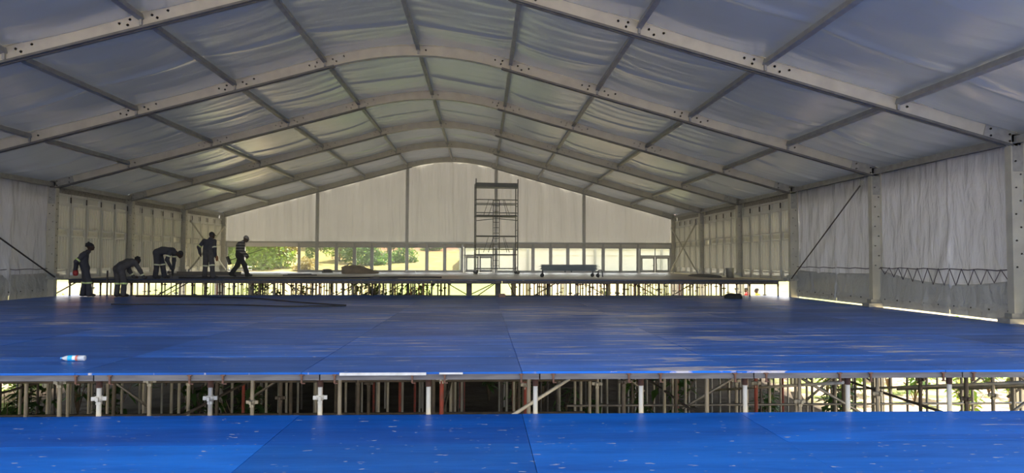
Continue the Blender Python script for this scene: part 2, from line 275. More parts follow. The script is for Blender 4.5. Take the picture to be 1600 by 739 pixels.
# ------------------------------------------------------------------ mesh helpers
class MB:
    def __init__(s): s.v = []; s.f = []; s.m = []; s.sm = []
    def add(s, vs, fs, mi=0, smooth=False):
        o = len(s.v); s.v += [tuple(x) for x in vs]
        for f in fs: s.f.append([i + o for i in f]); s.m.append(mi); s.sm.append(smooth)
        return s
    def box(s, c, d, R=None, mi=0):
        x, y, z = (k / 2 for k in d); c = Vector(c)
        vs = [Vector((sx * x, sy * y, sz * z)) for sz in (-1, 1) for sx, sy in ((-1, -1), (1, -1), (1, 1), (-1, 1))]
        if R is not None: vs = [R @ k for k in vs]
        return s.add([k + c for k in vs], [(3, 2, 1, 0), (4, 5, 6, 7), (0, 1, 5, 4), (1, 2, 6, 5), (2, 3, 7, 6), (3, 0, 4, 7)], mi)
    def bar(s, p, q, a, b, up=(0, 0, 1), mi=0):
        """rectangular bar from p to q, width a (sideways) and height b (along up)"""
        p = Vector(p); q = Vector(q); d = (q - p).normalized(); sd = d.cross(Vector(up))
        if sd.length < 1e-4: sd = d.cross(Vector((1, 0, 0)))
        sd.normalize(); u = sd.cross(d)
        vs = [e + sd * (i * a / 2) + u * (j * b / 2) for e in (p, q) for i, j in ((-1, -1), (1, -1), (1, 1), (-1, 1))]
        return s.add(vs, [(0, 1, 2, 3), (7, 6, 5, 4), (4, 5, 1, 0), (5, 6, 2, 1), (6, 7, 3, 2), (7, 4, 0, 3)], mi)
    def tube(s, pts, r, n=8, mi=0, smooth=True, caps=True):
        pts = [Vector(p) for p in pts]; rs = r if isinstance(r, (list, tuple)) else [r] * len(pts)
        o = []; prev = None
        for i, p in enumerate(pts):
            d = (pts[min(i + 1, len(pts) - 1)] - pts[max(i - 1, 0)]).normalized()
            if prev is None:
                a = d.cross(Vector((0, 0, 1)));
                if a.length < 1e-3: a = d.cross(Vector((1, 0, 0)))
            else: a = prev - d * prev.dot(d)
            a.normalize(); prev = a; b = d.cross(a)
            o += [p + (a * math.cos(2 * PI * k / n) + b * math.sin(2 * PI * k / n)) * rs[i] for k in range(n)]
        fs = []
        for i in range(len(pts) - 1):
            for k in range(n):
                fs.append((i * n + k, i * n + (k + 1) % n, (i + 1) * n + (k + 1) % n, (i + 1) * n + k))
        s.add(o, fs, mi, smooth)
        if caps:
            L = len(s.v) - len(o)
            s.f.append([L + k for k in range(n)][::-1]); s.m.append(mi); s.sm.append(False)
            s.f.append([L + (len(pts) - 1) * n + k for k in range(n)]); s.m.append(mi); s.sm.append(False)
        return s
    def lathe(s, prof, c=(0, 0, 0), axis='z', n=16, mi=0, smooth=True):
        c = Vector(c); o = []
        for (r, h) in prof:
            for k in range(n):
                a = 2 * PI * k / n; x, y = r * math.cos(a), r * math.sin(a)
                o.append(c + Vector({'z': (x, y, h), 'x': (h, x, y), 'y': (y, h, x)}[axis]))
        fs = [(i * n + k, i * n + (k + 1) % n, (i + 1) * n + (k + 1) % n, (i + 1) * n + k) for i in range(len(prof) - 1) for k in range(n)]
        return s.add(o, fs, mi, smooth)
    def grid(s, fn, nu, nv, mi=0, smooth=True, flip=False):
        vs = [fn(i / nu, j / nv) for j in range(nv + 1) for i in range(nu + 1)]
        fs = [(j * (nu + 1) + i, j * (nu + 1) + i + 1, (j + 1) * (nu + 1) + i + 1, (j + 1) * (nu + 1) + i) for j in range(nv) for i in range(nu)]
        if flip: fs = [f[::-1] for f in fs]
        return s.add(vs, fs, mi, smooth)
    def mesh(s, name, mats):
        me = bpy.data.meshes.new(name); me.from_pydata(s.v, [], s.f)
        for m in (mats if isinstance(mats, (list, tuple)) else [mats]): me.materials.append(m)
        me.polygons.foreach_set('material_index', s.m); me.polygons.foreach_set('use_smooth', s.sm); me.update()
        return me
    def build(s, name, mats, parent=None, **kw): return link(name, s.mesh(name, mats), parent, **kw)

def link(name, me, parent=None, loc=None, rot=None, label=None, kind=None, scale=None):
    o = bpy.data.objects.new(name, me); COL.objects.link(o)
    if parent is not None: o.parent = parent
    if loc is not None: o.location = loc
    if rot is not None: o.rotation_euler = rot
    if scale is not None: o.scale = scale
    if label: o['label'] = label
    if kind: o['kind'] = kind
    return o

def tag(o, label, cat=None, group=None, kind=None):
    o['label'] = label
    if cat: o['category'] = cat
    if group: o['group'] = group
    if kind: o['kind'] = kind
    return o

def thing(name, label, cat, loc=(0, 0, 0), rz=0.0, group=None):
    o = bpy.data.objects.new(name, None); COL.objects.link(o); o.location = loc; o.rotation_euler = (0, 0, rz); o.empty_display_size = .2
    return tag(o, label, cat, group)

def struct(name, label):
    o = bpy.data.objects.new(name, None); COL.objects.link(o); return tag(o, label, kind='structure')

def nz(x, y, z=0.0): return mnoise.noise(Vector((x, y, z)))

# ------------------------------------------------------------------ dimensions
YE0 = 38.62; HW = 12.6                                                  # half width of the marquee
FR = [13.45 + 5 * k for k in range(6)]                     # arch frames
NODES = [-10.17, -7.44, -4.88, -2.5, 0, 2.5, 4.88, 7.44, 10.17]
ZR, ZL, YR, YM, YL = .56, -.46, 23.6, 7.66, 7.62           # rear, low deck heights; front edges
GZ = -1.9
AX, K = 2.3, .277
def zr(x):                                                 # rafter centre line
    a = abs(x)
    return 7.26 - K * a if a >= AX else 7.26 - K * AX + K / (2 * AX) * (AX * AX - a * a)

# ------------------------------------------------------------------ ground
def gh(x, y):
    sm = lambda a, b: (lambda k: k * k * (3 - 2 * k))(min(1, max(0, (y - a) / (b - a))))
    z = -3.3 + 1.0 * sm(2, -12) * (1 if y < 2 else 0) + 1.4 * sm(23, 34) + 1.6 * sm(39.2, 47) + .09 * max(0.0, y - 47) + .12 * max(0., y - 190)
    if y > 46: z += min(1.0, (y - 46) / 20) * (.7 * nz(x * .045, y * .045) + .25 * nz(x * .16, y * .16, 4))
    return z
gm = MB()
gm.grid(lambda u, v: (lambda x, y: (x, y, gh(x, y)))(-150 + 300 * u, -75 + 395 * v ** 1.2), 110, 230)
tag(gm.build('ground', M['ground']), 'dry grass and red earth rising as a hillside behind the marquee', kind='structure')

# ------------------------------------------------------------------ decks
def deck(name, label, x0, x1, y0, y1, z, mats_fn, bx=2.44, by=1.22, ox=2.22):
    fl = struct(name, label); g = .006; cache = {}
    y = y1; row = 0
    xs0 = ox + math.floor((x0 - ox) / bx) * bx
    # rows counted away from the edge y0
    yy = y0
    while yy < y1 - .02:
        ye = min(yy + by, y1); x = xs0
        while x < x1 - .02:
            a, b = max(x, x0), min(x + bx, x1)
            if b - a > .03:
                m = mats_fn((a + b) / 2, (yy + ye) / 2); key = (round(b - a, 3), round(ye - yy, 3), m)
                if key not in cache:
                    cache[key] = MB().box((0, 0, -.012), (b - a - g, ye - yy - g, .024)).mesh('floor_board', M[m])
                link('floor_board', cache[key], fl, loc=((a + b) / 2, (yy + ye) / 2, z + random.uniform(-.003, .001)))
            x += bx
        yy = ye; row += 1
    return fl
deck('floor', 'middle stage deck of blue painted plywood boards', -12.55, 12.55, YM, YR + .9, 0, lambda x, y: 'blue')
deck('floor', 'low front stage deck of bright blue plywood boards', -14.2, 14.2, YL - 1.22 * 8, YL, ZL, lambda x, y: ('bluelowb' if x < 2.3 else 'bluelowm') if y > YL - 1.2 else 'bluelow')
deck('floor', 'raised rear stage deck of raw plywood with a blue front edge', -12.45, 12.45, YR, 38.6, ZR,
     lambda x, y: 'bluedirty' if (y < YR + 1.3 or (x < -6.6 and y < 29) or (x < -9.5 and y < 33)) else 'ply')

# ------------------------------------------------------------------ roof
ceil = struct('ceiling', 'taut grey blue roof membrane over the arch frames')
XS = [-HW - .30] + NODES + [HW + .30]
def roof_sheet(y0, y1):
    mb = MB(); per = 12; nv = 84; n = (len(XS) - 1) * per
    def fn(u, v):
        c = min(int(u * (len(XS) - 1)), len(XS) - 2); a = u * (len(XS) - 1) - c
        x = XS[c] + (XS[c + 1] - XS[c]) * a; y = y0 + (y1 - y0) * v
        z = zr(x) + .15
        ed = min(1, 9 * a * (1 - a)); ev = min(1, 7 * v * (1 - v)) if 1 else 1
        z -= .085 * 4 * a * (1 - a) * (.4 + .6 * ev)
        # loose folds running along the arch, pinched at the purlins
        f = 1 - abs(nz(x * .16 + 3, y * 1.25 + .22 * math.sin(x * .8 + y), y0))
        z -= .013 * max(0, f - .80) / .20 * ed * ev
        # welded seam that hangs as one long line across the bay
        vs_ = .60 + .05 * math.sin(x * .5 + y0); z -= .045 * math.exp(-((v - vs_) / .018) ** 2) * (.3 + .7 * ed) + .010 * math.exp(-((v - vs_ - .12) / .09) ** 2) * ed
        g2 = 1 - abs(nz(x * .5 + 9, y * 3.4, y0 + 7)); z -= .004 * max(0, g2 - .6) / .4 * ev
        # pull folds fanning out next to the purlin nodes
        z -= (.007 * math.exp(-a * 6) * math.sin(y * 13 + 2.5 * nz(x, y)) - .007 * math.exp(-(1 - a) * 6) * math.sin(y * 11 + 1)) * ev
        z -= .045 * nz(x * .3, y * .45, 11 + y0) * ed
        return (x, y, z)
    mb.grid(fn, n, nv, flip=True)
    return mb.build('roof_sheet', M['roof'], ceil)
for y0 in [3.45 + 5 * k for k in range(7)]: roof_sheet(y0, y0 + 5)

for s in (-1, 1):
    MB().grid(lambda u, v: (s * (HW + .26 + .01 * nz(u * 30, v)), 3.45 + 35 * u, 3.30 + .66 * v), 70, 2, flip=(s > 0)).build('eave_light_block', M['capgrey'], ceil)  # added strip over the eave gap to stop light leaking in

# ------------------------------------------------------------------ arch frames
ORD = ['glazed end', 'second', 'third', 'fourth', 'fifth', 'sixth']
def frame(y, idx):
    lab = ('pale aluminium arch frame standing at the glazed end wall' if idx == 0 else
           '%s pale aluminium arch frame counted from the glazed end wall' % ORD[idx])
    if idx == 5: lab = 'nearest aluminium arch frame, its right column at the picture edge'
    t = thing('arch_frame', lab, 'tent frame', (0, y, 0), 0, 'arch frames of the marquee')
    D, W = .27, .13
    for s in (-1, 1):
        mb = MB(); p, q = (s * AX * 1.0, 0, zr(AX)), (s * (HW + .02), 0, zr(HW + .02))
        mb.bar(p, q, W, D)
        u = Vector((s * .265, 0, .964))                       # flanges
        mb.bar(Vector(p) + u * (D / 2), Vector(q) + u * (D / 2), W + .045, .03)
        mb.build('rafter', M['alu'], t)
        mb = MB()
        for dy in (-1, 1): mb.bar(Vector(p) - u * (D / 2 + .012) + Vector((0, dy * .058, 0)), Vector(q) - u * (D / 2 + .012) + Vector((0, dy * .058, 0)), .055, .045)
        mb.build('dark_underside', M['darkgrey'], t)  # added strip that darkens the lower edge of the rafter
        mb = MB(); mb.box((s * (HW + .06), 0, (zr(HW) + GZ - 1.2) / 2 - .02), (.26, W, zr(HW) - GZ + 1.1))
        for k in (-1, 1): mb.box((s * (HW + .06) + k * .13, 0, (zr(HW) + GZ - 1.2) / 2 - .02), (.03, W + .04, zr(HW) - GZ + 1.1))
        mb.build('column', M['alu'], t)
        mb = MB()
        for dy in (-1, 1):
            mb.box((s * (HW + .06), dy * (W / 2 + .008), zr(HW) - .30), (.24, .016, .75))
            mb.bar((s * (HW + .1), dy * (W / 2 + .008), zr(HW) - .04), (s * (HW - .62), dy * (W / 2 + .008), zr(HW - .62)), .016, .26)
        mb.build('haunch_plate', M['alud'], t)
        mb = MB()
        zb = ZR if y > YR - .5 else 0
        mb.box((s * (HW + .0), 0, zb + .05), (.5, .34, .1)); mb.box((s * (HW + .02), 0, zb + .14), (.34, .2, .12))
        mb.build('base_shoe', M['alud'], t)
    mb = MB()                                                # curved ridge piece
    N = 14; W2 = W
    def arc(u, off, dy):
        x = -AX + 2 * AX * u; n = Vector((K / AX * x, 0, 1)).normalized(); return Vector((x, dy, zr(x))) + n * off
    for off0, off1, ww in ((-D / 2, D / 2, W), (-D / 2 - .015, -D / 2 + .015, W + .045), (D / 2 - .015, D / 2 + .015, W + .045)):
        for a, b in (((off0, -ww / 2), (off1, -ww / 2)), ((off1, -ww / 2), (off1, ww / 2)), ((off1, ww / 2), (off0, ww / 2)), ((off0, ww / 2), (off0, -ww / 2))):
            mb.grid(lambda u, v: arc(u, a[0] + (b[0] - a[0]) * v, a[1] + (b[1] - a[1]) * v), N, 1, flip=True)
    mb.build('ridge_arch', M['alu'], t)
    mb = MB()                                                # bolts and holes
    for x in NODES:
        for dx, dz in ((-.42, .02), (-.26, -.05), (-.22, .05), (.2, .03), (.3, -.05), (.5, .04)) if abs(x) < 9 and abs(x) > .1 else ((.2, 0),):
            for dy in (-1,):
                mb.lathe([(.026, -.012), (.026, 0), (0.001, 0)][::-1], (x + dx, dy * (W / 2), zr(x + dx) + dz), 'y', 6)
    for s in (-1, 1):
        for k in range(9):
            mb.lathe([(.018, -.012), (.018, 0), (.001, 0)][::-1], (s * (HW + .06) + (.05 if k % 2 else -.05), -W / 2 - .016 if k < 3 else -W / 2, 3.3 - k * .27), 'y', 6)
        for x in (HW - .1, HW - .5, HW + .1):
            for dz in (-.07, .07): mb.lathe([(.022, -.014), (.022, 0), (.001, 0)][::-1], (s * x, -W / 2 - .016, zr(x) + dz - .02), 'y', 6)
    for s in (-1, 1):                                        # same for the inside faces of the columns
        for k in range(12):
            mb.lathe([(.001, 0), (.018, 0), (.018, .012)], (s * (HW - .085), (.035 if k % 2 else -.035), 3.35 - k * .22), 'x', 6)
    mb.build('bolt_heads', M['bolt'], t, kind='stuff')
    # purlins of the bay in front of the frame, hooked on to it
    for x in NODES:
        mb = MB(); n = Vector((K * (1 if x > 0 else -1) if abs(x) > AX else 0, 0, 1)).normalized(); z = zr(x) + .045
        mb.bar((x, -5 + W / 2, z), (x, -W / 2, z), .075, .11, up=n)
        mb.bar((x, -5 + W / 2, z - .05), (x, -W / 2, z - .05), .10, .025, up=n)
        mb.box((x, -W / 2 - .03, z - .09), (.05, .05, .16))
        mb.build('purlin', M['purlin'], t)
    for s in (-1, 1):
        mb = MB(); mb.box((s * (HW + .04), -2.5, zr(HW) - .02), (.11, 5 - .16, .13)); mb.box((s * (HW - .03), -2.5, zr(HW) - .10), (.05, 5 - .16, .03))
        mb.build('eave_purlin', M['purlin'], t)
for i, y in enumerate(FR): frame(y, len(FR) - 1 - i)

# ------------------------------------------------------------------ side walls of ribbed panels
def panel_meshes():
    w_, h = .905, 2.92
    mb = MB()
    mb.box((0, .0, h / 2), (w_, .03, h))
    for sx in (-1, 1): mb.box((sx * (w_ / 2 - .06), -.03, h / 2), (.12, .06, h))
    for z, dz in ((.06, .12), (h - .36, .10), (h - .04, .08)): mb.box((0, -.028, z), (w_, .056, dz))
    mb.box((0, -.024, .26), (w_ - .3, .03, .05)); mb.box((0, -.02, h - .2), (w_ - .34, .02, .16))
    for z in (1.44, 1.72): mb.box((0, -.028, z), (w_ - .24, .046, .035))
    ribs = MB()
    for z0, z1 in ((.32, 1.42), (1.74, h - .42)):
        for k in range(4):
            x = -.255 + k * .17
            vs = [(x + a, -.015 - b, z) for z in (z0, z1) for a, b in ((-.050, 0), (-.042, .085), (.042, .085), (.050, 0))]
            ribs.add(vs, [(0, 1, 5, 4), (1, 2, 6, 5), (2, 3, 7, 6), (3, 2, 1, 0), (4, 5, 6, 7)], 0)
    plate = MB().box((0, -.03, 1.58), (.56, .03, .2)); plate.box((0, -.05, 1.58), (.08, .02, .04))
    lock = MB().box((.44, -.055, h - .2), (.05, .05, .2))
    return (mb.mesh('wall_panel', M['panel']), ribs.mesh('rib', M['ribs']), plate.mesh('band_plate', M['plate']), lock.mesh('latch', M['bolt']))
PM = panel_meshes()
for s, side in ((-1, 'left'), (1, 'right')):
    wl = struct('wall_' + side, '%s side wall of white ribbed panels between the columns' % side)
    for yb in FR[2:5]:
        for k in range(5):
            yc = yb + .13 + .95 * (k + .5)
            p = link('wall_panel', PM[0], wl, loc=(s * 12.76, yc, ZR + .02), rot=(0, 0, -s * PI / 2))
            for nm, me in (('rib', PM[1]), ('band_plate', PM[2]), ('latch', PM[3])): link(nm, me, p)
    mb = MB()
    for yb in FR[2:5]: mb.box((s * 12.68, yb + 2.5, ZR + .0), (.16, 4.74, .06))
    mb.build('sill_rail', M['alu'], wl)
    for yb in FR[2:5]:
        for k in range(6): MB().box((s * 12.78, yb + .13 + .95 * k, ZR + 1.5), (.03, .09, 2.94)).build('joint_strip', M['darkgrey'], wl)

# ------------------------------------------------------------------ wall tarpaulins
def tarp(s, y0, y1, label, seed, split, zl, lace):
    t = thing('wall_tarpaulin', label, 'tarpaulin', (s * 12.82, (y0 + y1) / 2, 0), 0, 'tarpaulins closing the side walls')
    W_ = y1 - y0 - .04; yc = (y0 + y1) / 2
    def fold(y, z):
        d = .030 * nz(y * 1.7, z * .22, seed) + .018 * (1 - abs(nz(y * 3.3, z * .5, seed + 5))) + .012 * nz(y * 7, z * 1.1, seed + 2)
        # creases pulled towards the seam and the lower corner
        dd = abs(y - split); d += .075 * math.exp(-dd * 6.0) * (1 - .5 * abs(nz(y * 2, z * 4, seed)))
        d += .034 * math.exp(-max(0, (z - 0.9)) * .8) * math.sin((y - split) * 8 + z * 5 * (1 if y > split else -1)) * math.exp(-dd * .6)
        return d
    up = MB(); zlo = .12
    up.grid(lambda u, v: (-s * fold(-W_ / 2 + W_ * u, zlo + (3.68 - zlo) * v), -W_ / 2 + W_ * u, zlo + (3.68 - zlo) * v), 110, 48, flip=(s > 0))
    up.build('upper_sheet', M['tarp'], t)
    ztop = zl - .06
    for a, b, nm in ((-W_ / 2, split - .005, 'lower_flap'), (split + .005, W_ / 2, 'lower_flap')):
        lo = MB(); zb0 = .02 if s > 0 else -1.7  # left flaps lengthened below the deck to block light under the stage
        def fn(u, v):
            y = a + (b - a) * u; drop = .24 * (1 - ((y - split) / (W_ / 2)) ** 2) * (1 if lace else .2)
            z = zb0 + (ztop - drop - zb0) * v
            d = .075 + .04 * nz(y * 1.9, z * .7, seed + 20) + .018 * nz(y * 6, z * 1.5 + y, seed + 31) - .03 * (v > .96) + .035 * math.exp(-((z - .22) / .05) ** 2)
            return (-s * d, y, z)
        lo.grid(fn, 48, 22, flip=(s > 0)); lo.build(nm, M['tarplow'], t)
    cd = MB(); n = 12; pts = []
    for i in range(n + 1):
        y = -W_ / 2 + .1 + (W_ - .2) * i / n; drop = .24 * (1 - ((y - split) / (W_ / 2)) ** 2)
        pts.append((-s * .10, y, zl + .06)); pts.append((-s * .11, y + .18, ztop - drop - .03))
    if lace: cd.tube(pts, .010, 5)
    cd.tube([(-s * (.07 + .02 * math.sin(i)), -W_ / 2 + W_ * i / 16, zl + .05 + .015 * math.sin(i * 2.1)) for i in range(17)], .012, 5)
    cd.build('lacing_cord', M['cord'], t)
    ey = MB()
    for i in range(9):
        y = -W_ / 2 + .3 + i * (W_ - .6) / 8; ey.lathe([(.02, -s * .0), (.02, -s * .02), (.001, -s * .02)], (-s * .10, y, .22), 'x', 6)
    ey.build('eyelets', M['bolt'], t, kind='stuff')
    return t
tarp(1, 13.45, 18.45, 'silvery wall tarpaulin with zigzag lacing, nearest on the right wall', 3, -.35, 1.02, True)
tarp(1, 18.45, 23.45, 'silvery wall tarpaulin on the right, crossed by a diagonal wire, beside the panels', 9, -.2, 1.0, False)
tarp(1, 8.45, 13.45, 'wall tarpaulin only just showing past the column at the right picture edge', 15, .2, 1.0, False)
tarp(-1, 18.45, 23.45, 'crumpled silvery wall tarpaulin at the left picture edge', 21, .6, .86, False)
tarp(-1, 13.45, 18.45, 'plain tarpaulin on the left side wall nearer than the crumpled one', 27, .2, .86, False)
tarp(-1, 8.45, 13.45, 'plain tarpaulin on the left side wall nearest the open front', 33, .2, .86, False)

for s in (-1, 1): MB().box((s * 12.9, YE0, (3.85 + GZ) / 2), (.5, .06, 3.85 - GZ)).build('corner_filler', M['capgrey'], ceil)
# bracing
def rod(name, label, cat, pq, r, m, cleat=True):
    t = thing(name, label, cat, pq[0][0])
    b = Vector(pq[0][0])
    for p, q in pq:
        MB().tube([Vector(p) - b, Vector(q) - b], r, 8).build('rod', m, t)
    for p, q in pq:
        for e in (p, q): MB().box(Vector(e) - b, (.08, .1, .12)).build('end_cleat', M['alud'], t)
rod('cross_brace', 'pale crossed brace rods against the left wall panels behind the walking worker', 'brace', [((-12.42, 33.7, 3.1), (-12.42, 38.2, .72)), ((-12.46, 38.2, 3.1), (-12.46, 33.7, .72))], .04, M['alu'])
rod('cross_brace', 'pale crossed brace rods against the right wall panels next to the glazed door', 'brace', [((12.42, 33.7, 3.1), (12.42, 38.2, .72)), ((12.46, 38.2, 3.1), (12.46, 33.7, .72))], .04, M['alu'])
rod('brace_wire', 'thin dark diagonal wire across the right hand tarpaulin', 'wire', [((12.44, 18.7, 3.45), (12.44, 23.2, .62))], .02, M['tubedark'])
rod('brace_wire', 'dark diagonal wire across the crumpled left tarpaulin', 'wire', [((-12.42, 18.7, 2.75), (-12.42, 23.3, .62))], .025, M['tubedark'])

# ------------------------------------------------------------------ glazed end wall
YE = 38.5
wb = struct('wall_back', 'gable end wall of pale fabric above a glazed front')
GP = [-12.6, -7.5, -2.5, 2.5, 7.5, 12.6]
for a, b in zip(GP[:-1], GP[1:]):
    mb = MB(); sd = a * 3
    def fn(u, v):
        x = a + .05 + (b - a - .1) * u; zt = zr(x) - .05; z = 2.25 + (zt - 2.25) * v
        return (x, YE + .12 - .075 * nz(x * 2.3, z * .22, sd) - .04 * (1 - abs(nz(x * 5, z * .3, sd + 4))), z)
    mb.grid(fn, 90, 20); mb.build('gable_sheet', M['gable'], wb)
for x in GP[1:-1]: MB().box((x, YE, (zr(x) + ZR) / 2 - .05), (.17, .14, zr(x) - ZR - .1)).build('gable_post', M['mull'], wb)
mb = MB(); mb.box((0, YE, 2.23), (25, .10, .10)); mb.build('lintel_rail', M['mull'], wb)
mb = MB(); mb.box((0, YE + .03, 2.08), (25, .05, .22)); mb.build('lintel_panel', M['gable'], wb)
mull_x = [-12.5, -11.5, -8.5, -6.42, -5.42, -4.45, -3.45, -1.38, -.38, .62, 3.55, 4.6, 5.6, 6.58, 8.6, 9.6, 10.6, 12.55]
for x in mull_x: MB().box((x, YE, (2.2 + ZR) / 2), (.10, .10, 2.2 - ZR)).build('mullion', M['mull'], wb)
for a, b in ((-8.5, .62), (2.5, 10.6)): MB().box(((a + b) / 2, YE, ZR + .03), (b - a, .08, .06)).build('sill_rail', M['mull'], wb)
allx = sorted(mull_x + GP[1:-1]); wn = 0
for a, b in zip(allx[:-1], allx[1:]):
    if b - a > 1.4 or (a >= .6 and b <= 3.0) or a >= 10.5: continue
    wn += 1
    win = MB()
    for x in (a + .07, b - .07): win.box((x, YE, (1.97 + ZR) / 2 + .03), (.05, .05, 1.97 - ZR - .06))
    win.box(((a + b) / 2, YE, 1.96), (b - a - .1, .05, .05)); win.box(((a + b) / 2, YE, ZR + .09), (b - a - .1, .05, .06))
    wo_ = win.build('window_%d' % wn, M['mull']); tag(wo_, 'full height window bay of the glazed end wall', kind='structure')
    MB().box(((a + b) / 2, YE, (1.94 + ZR + .1) / 2), (b - a - .16, .012, 1.94 - ZR - .1)).build('pane', M['glass'], wo_)
def door(n, x0, x1, label):
    d = MB(); zt = 1.52
    for x in (x0 + .05, x1 - .05): d.box((x, YE, (1.98 + ZR) / 2), (.08, .09, 1.98 - ZR))
    d.box(((x0 + x1) / 2, YE, zt), (x1 - x0, .09, .09)); d.box(((x0 + x1) / 2, YE, 1.96), (x1 - x0, .09, .06))
    xm = (x0 + x1) / 2; d.box((xm, YE, (1.95 + zt) / 2), (.05, .06, 1.95 - zt))
    o = tag(d.build('door_%d' % n, M['mull']), label, kind='structure')
    for a, b in ((x0 + .1, xm - .012), (xm + .012, x1 - .1)):
        lf = MB(); z0, z1 = ZR + .02, zt - .05
        for x in (a + .05, b - .05): lf.box((x, YE, (z0 + z1) / 2), (.09, .05, z1 - z0))
        lf.box(((a + b) / 2, YE, z1 - .05), (b - a, .05, .1)); lf.box(((a + b) / 2, YE, z0 + .07), (b - a, .05, .14))
        l = lf.build('door_leaf', M['mull'], o)
        MB().box(((a + b) / 2, YE, (z0 + z1) / 2 + .02), (b - a - .16, .012, z1 - z0 - .2)).build('pane', M['glass'], l)
        if b > xm + .1: continue
        h = MB(); h.box((b - .05, YE - .05, .98 + .0), (.03, .06, .03)); h.box((b - .11, YE - .08, .98), (.14, .02, .025)); h.build('handle', M['bolt'], l)
    for a, b in ((x0 + .1, xm - .02), (xm + .02, x1 - .1)):
        MB().box(((a + b) / 2, YE, (1.93 + zt + .04) / 2), (b - a, .012, 1.93 - zt - .05)).build('transom_pane', M['glass'], o)
door(1, .70, 2.40, 'glazed double door behind the tall access tower')
door(2, 10.66, 12.50, 'glazed double door in the right corner of the end wall')

# ------------------------------------------------------------------ scaffolding under the decks
def coupler_mesh(m):
    mb = MB(); mb.lathe([(.034, -.03), (.045, -.02), (.045, .02), (.034, .03)], n=8)
    for k in range(4):
        a = k * PI / 2; mb.box((.052 * math.cos(a), .052 * math.sin(a), 0), (.05 if k % 2 == 0 else .026, .026 if k % 2 == 0 else .05, .042))
    mb.box((0, 0, -.05), (.05, .05, .03)); return mb.mesh('coupler', m)
CP = {k: coupler_mesh(M[k]) for k in ('cup', 'tubepale', 'tubedark')}
JK = MB().lathe([(.001, .0), (.05, .0), (.05, -.012), (.034, -.014), (.034, -.085), (.028, -.085)], n=8).mesh('jack_head', M['rust'])
PIN = MB().lathe([(.001, 0), (.012, 0), (.012, -.5)], n=6)
def scaffold(label, x0, nx, dx, y0, ny, dy, ztop, skip, frontm, seed, group, dn=1.4):
    t = thing('scaffolding', label, 'scaffolding', (0, y0, GZ), 0, group)
    rnd = random.Random(seed); H = ztop - GZ
    mesh = {k: MB().tube([(0, 0, -dn), (0, 0, H - .03)], .027, 8, caps=False).mesh('post', M[k]) for k in ('tube', 'tubepale', 'tubedark')}
    red = MB().tube([(0, 0, -dn), (0, 0, H - .03)], .029, 8, caps=False).mesh('post', [M['redtube']])
    mesh['red'] = red
    for j in range(ny):
        for i in range(nx):
            x = x0 + i * dx; y = j * dy
            if skip(x, y0 + y): continue
            if j: x += rnd.uniform(-.12, .12); y += rnd.uniform(-.1, .1)
            k = frontm(i) if j == 0 else ('red' if rnd.random() < .06 else rnd.choice(['tube', 'tube', 'tubedark']))
            p = link('post', mesh[k], t, loc=(x, y, 0))
            zc = rnd.choice([H - .22, H - .25, H - .45, H - .52, H - .7]) if j else (H - .205 if i in (6, 8, 9, 10, 11) and i != 11 else .5)
            ck = 'tubepale' if k == 'tubepale' else ('tubedark' if k == 'tubedark' else 'cup')
            if j < 5 or y0 > 20: link('coupler', CP[ck], p, loc=(0, 0, zc), rot=(0, 0, rnd.uniform(-.2, .2)))
            if j < 3: link('jack_head', JK, p, loc=(0, 0, H))
    return t, rnd, H
XP = [-2.47 + 1.213 * k for k in range(-8, 13)]
pale = {6, 8, 11, 12, 13, 14, 15, 16, 17, 18, 19}
sc, rnd, H = scaffold('steel scaffolding with pale front posts under the middle blue deck', XP[0], 21, 1.213, 7.80, 12, 1.22, -.10,
                      lambda x, y: False, lambda i: 'tubepale' if i % 2 == 0 or i > 10 or i == 7 else 'tube', 5, None)
# edge beams with hooked clips along the front of the middle deck
bm = MB().box((0, 0, 0), (2.425, .07, .062)).mesh('edge_beam', M['beam'])
for k in range(-5, 6): link('edge_beam', bm, sc, loc=(1.2 + k * 2.44, -.10, 1.9 - .058))
bm2 = MB().box((0, 0, 0), (.06, 15.2, .06)).mesh('deck_joist', M['beam'])
for k in range(21): link('deck_joist', bm2, sc, loc=(XP[k] + .1, 7.6, 1.9 - .056))
cl = MB(); cl.box((0, 0, 0), (.018, .02, .085)); cl.box((0, .02, .045), (.05, .06, .012)); cl.box((.014, .02, -.05), (.04, .02, .012)); cm_ = cl.mesh('clip', M['rust'])
for x in XP:
    for d in (-.17, .19): link('clip', cm_, sc, loc=(x + d, -.15, 1.9 - .075))
def led(p, q, m='tube', r=.021): MB().tube([p, q], r, 7).build('ledger' if abs(p[2] - q[2]) < .02 else 'brace', M[m], sc)
for j, z in ((1, .75), (2, 1.35), (3, .6), (5, 1.1), (7, .7), (9, 1.3)):
    led((-12.1, j * 1.22, z), (3.5, j * 1.22, z), 'tubedark'); led((3.2, j * 1.22 + .05, z + .1), (12.1, j * 1.22 + .05, z + .1), 'tube')
for i in range(2, 21, 3): led((XP[i] + .04, 1.2, .95), (XP[i] + .04, 13, .95), 'tubedark')
led((1.75, .9, .92), (2.9, 1.0, 1.62), 'tubepale', .024)
for (a, b, j, u, v) in ((15, 16, 1, 1.6, .9), (17, 18, 1, .7, 1.55), (18, 19, 2, 1.7, .8), (19, 20, 3, .8, 1.6), (16, 17, 3, .7, 1.7), (20, 19, 4, 1.5, .6), (15, 17, 5, 1.7, .7), (17, 19, 6, .6, 1.6), (19, 20, 7, 1.6, .8), (13, 14, 4, 1.6, .7), (18, 20, 8, 1.7, .5),
                        (3, 4, 2, .7, 1.5), (6, 7, 3, 1.6, .7), (8, 9, 4, .6, 1.4), (1, 2, 3, .8, 1.6), (14, 15, 2, .9, 1.6), (16, 15, 6, 1.6, .9)):
    led((XP[a], j * 1.22 + .06, u), (XP[b], j * 1.22 + .06, v), 'tube')
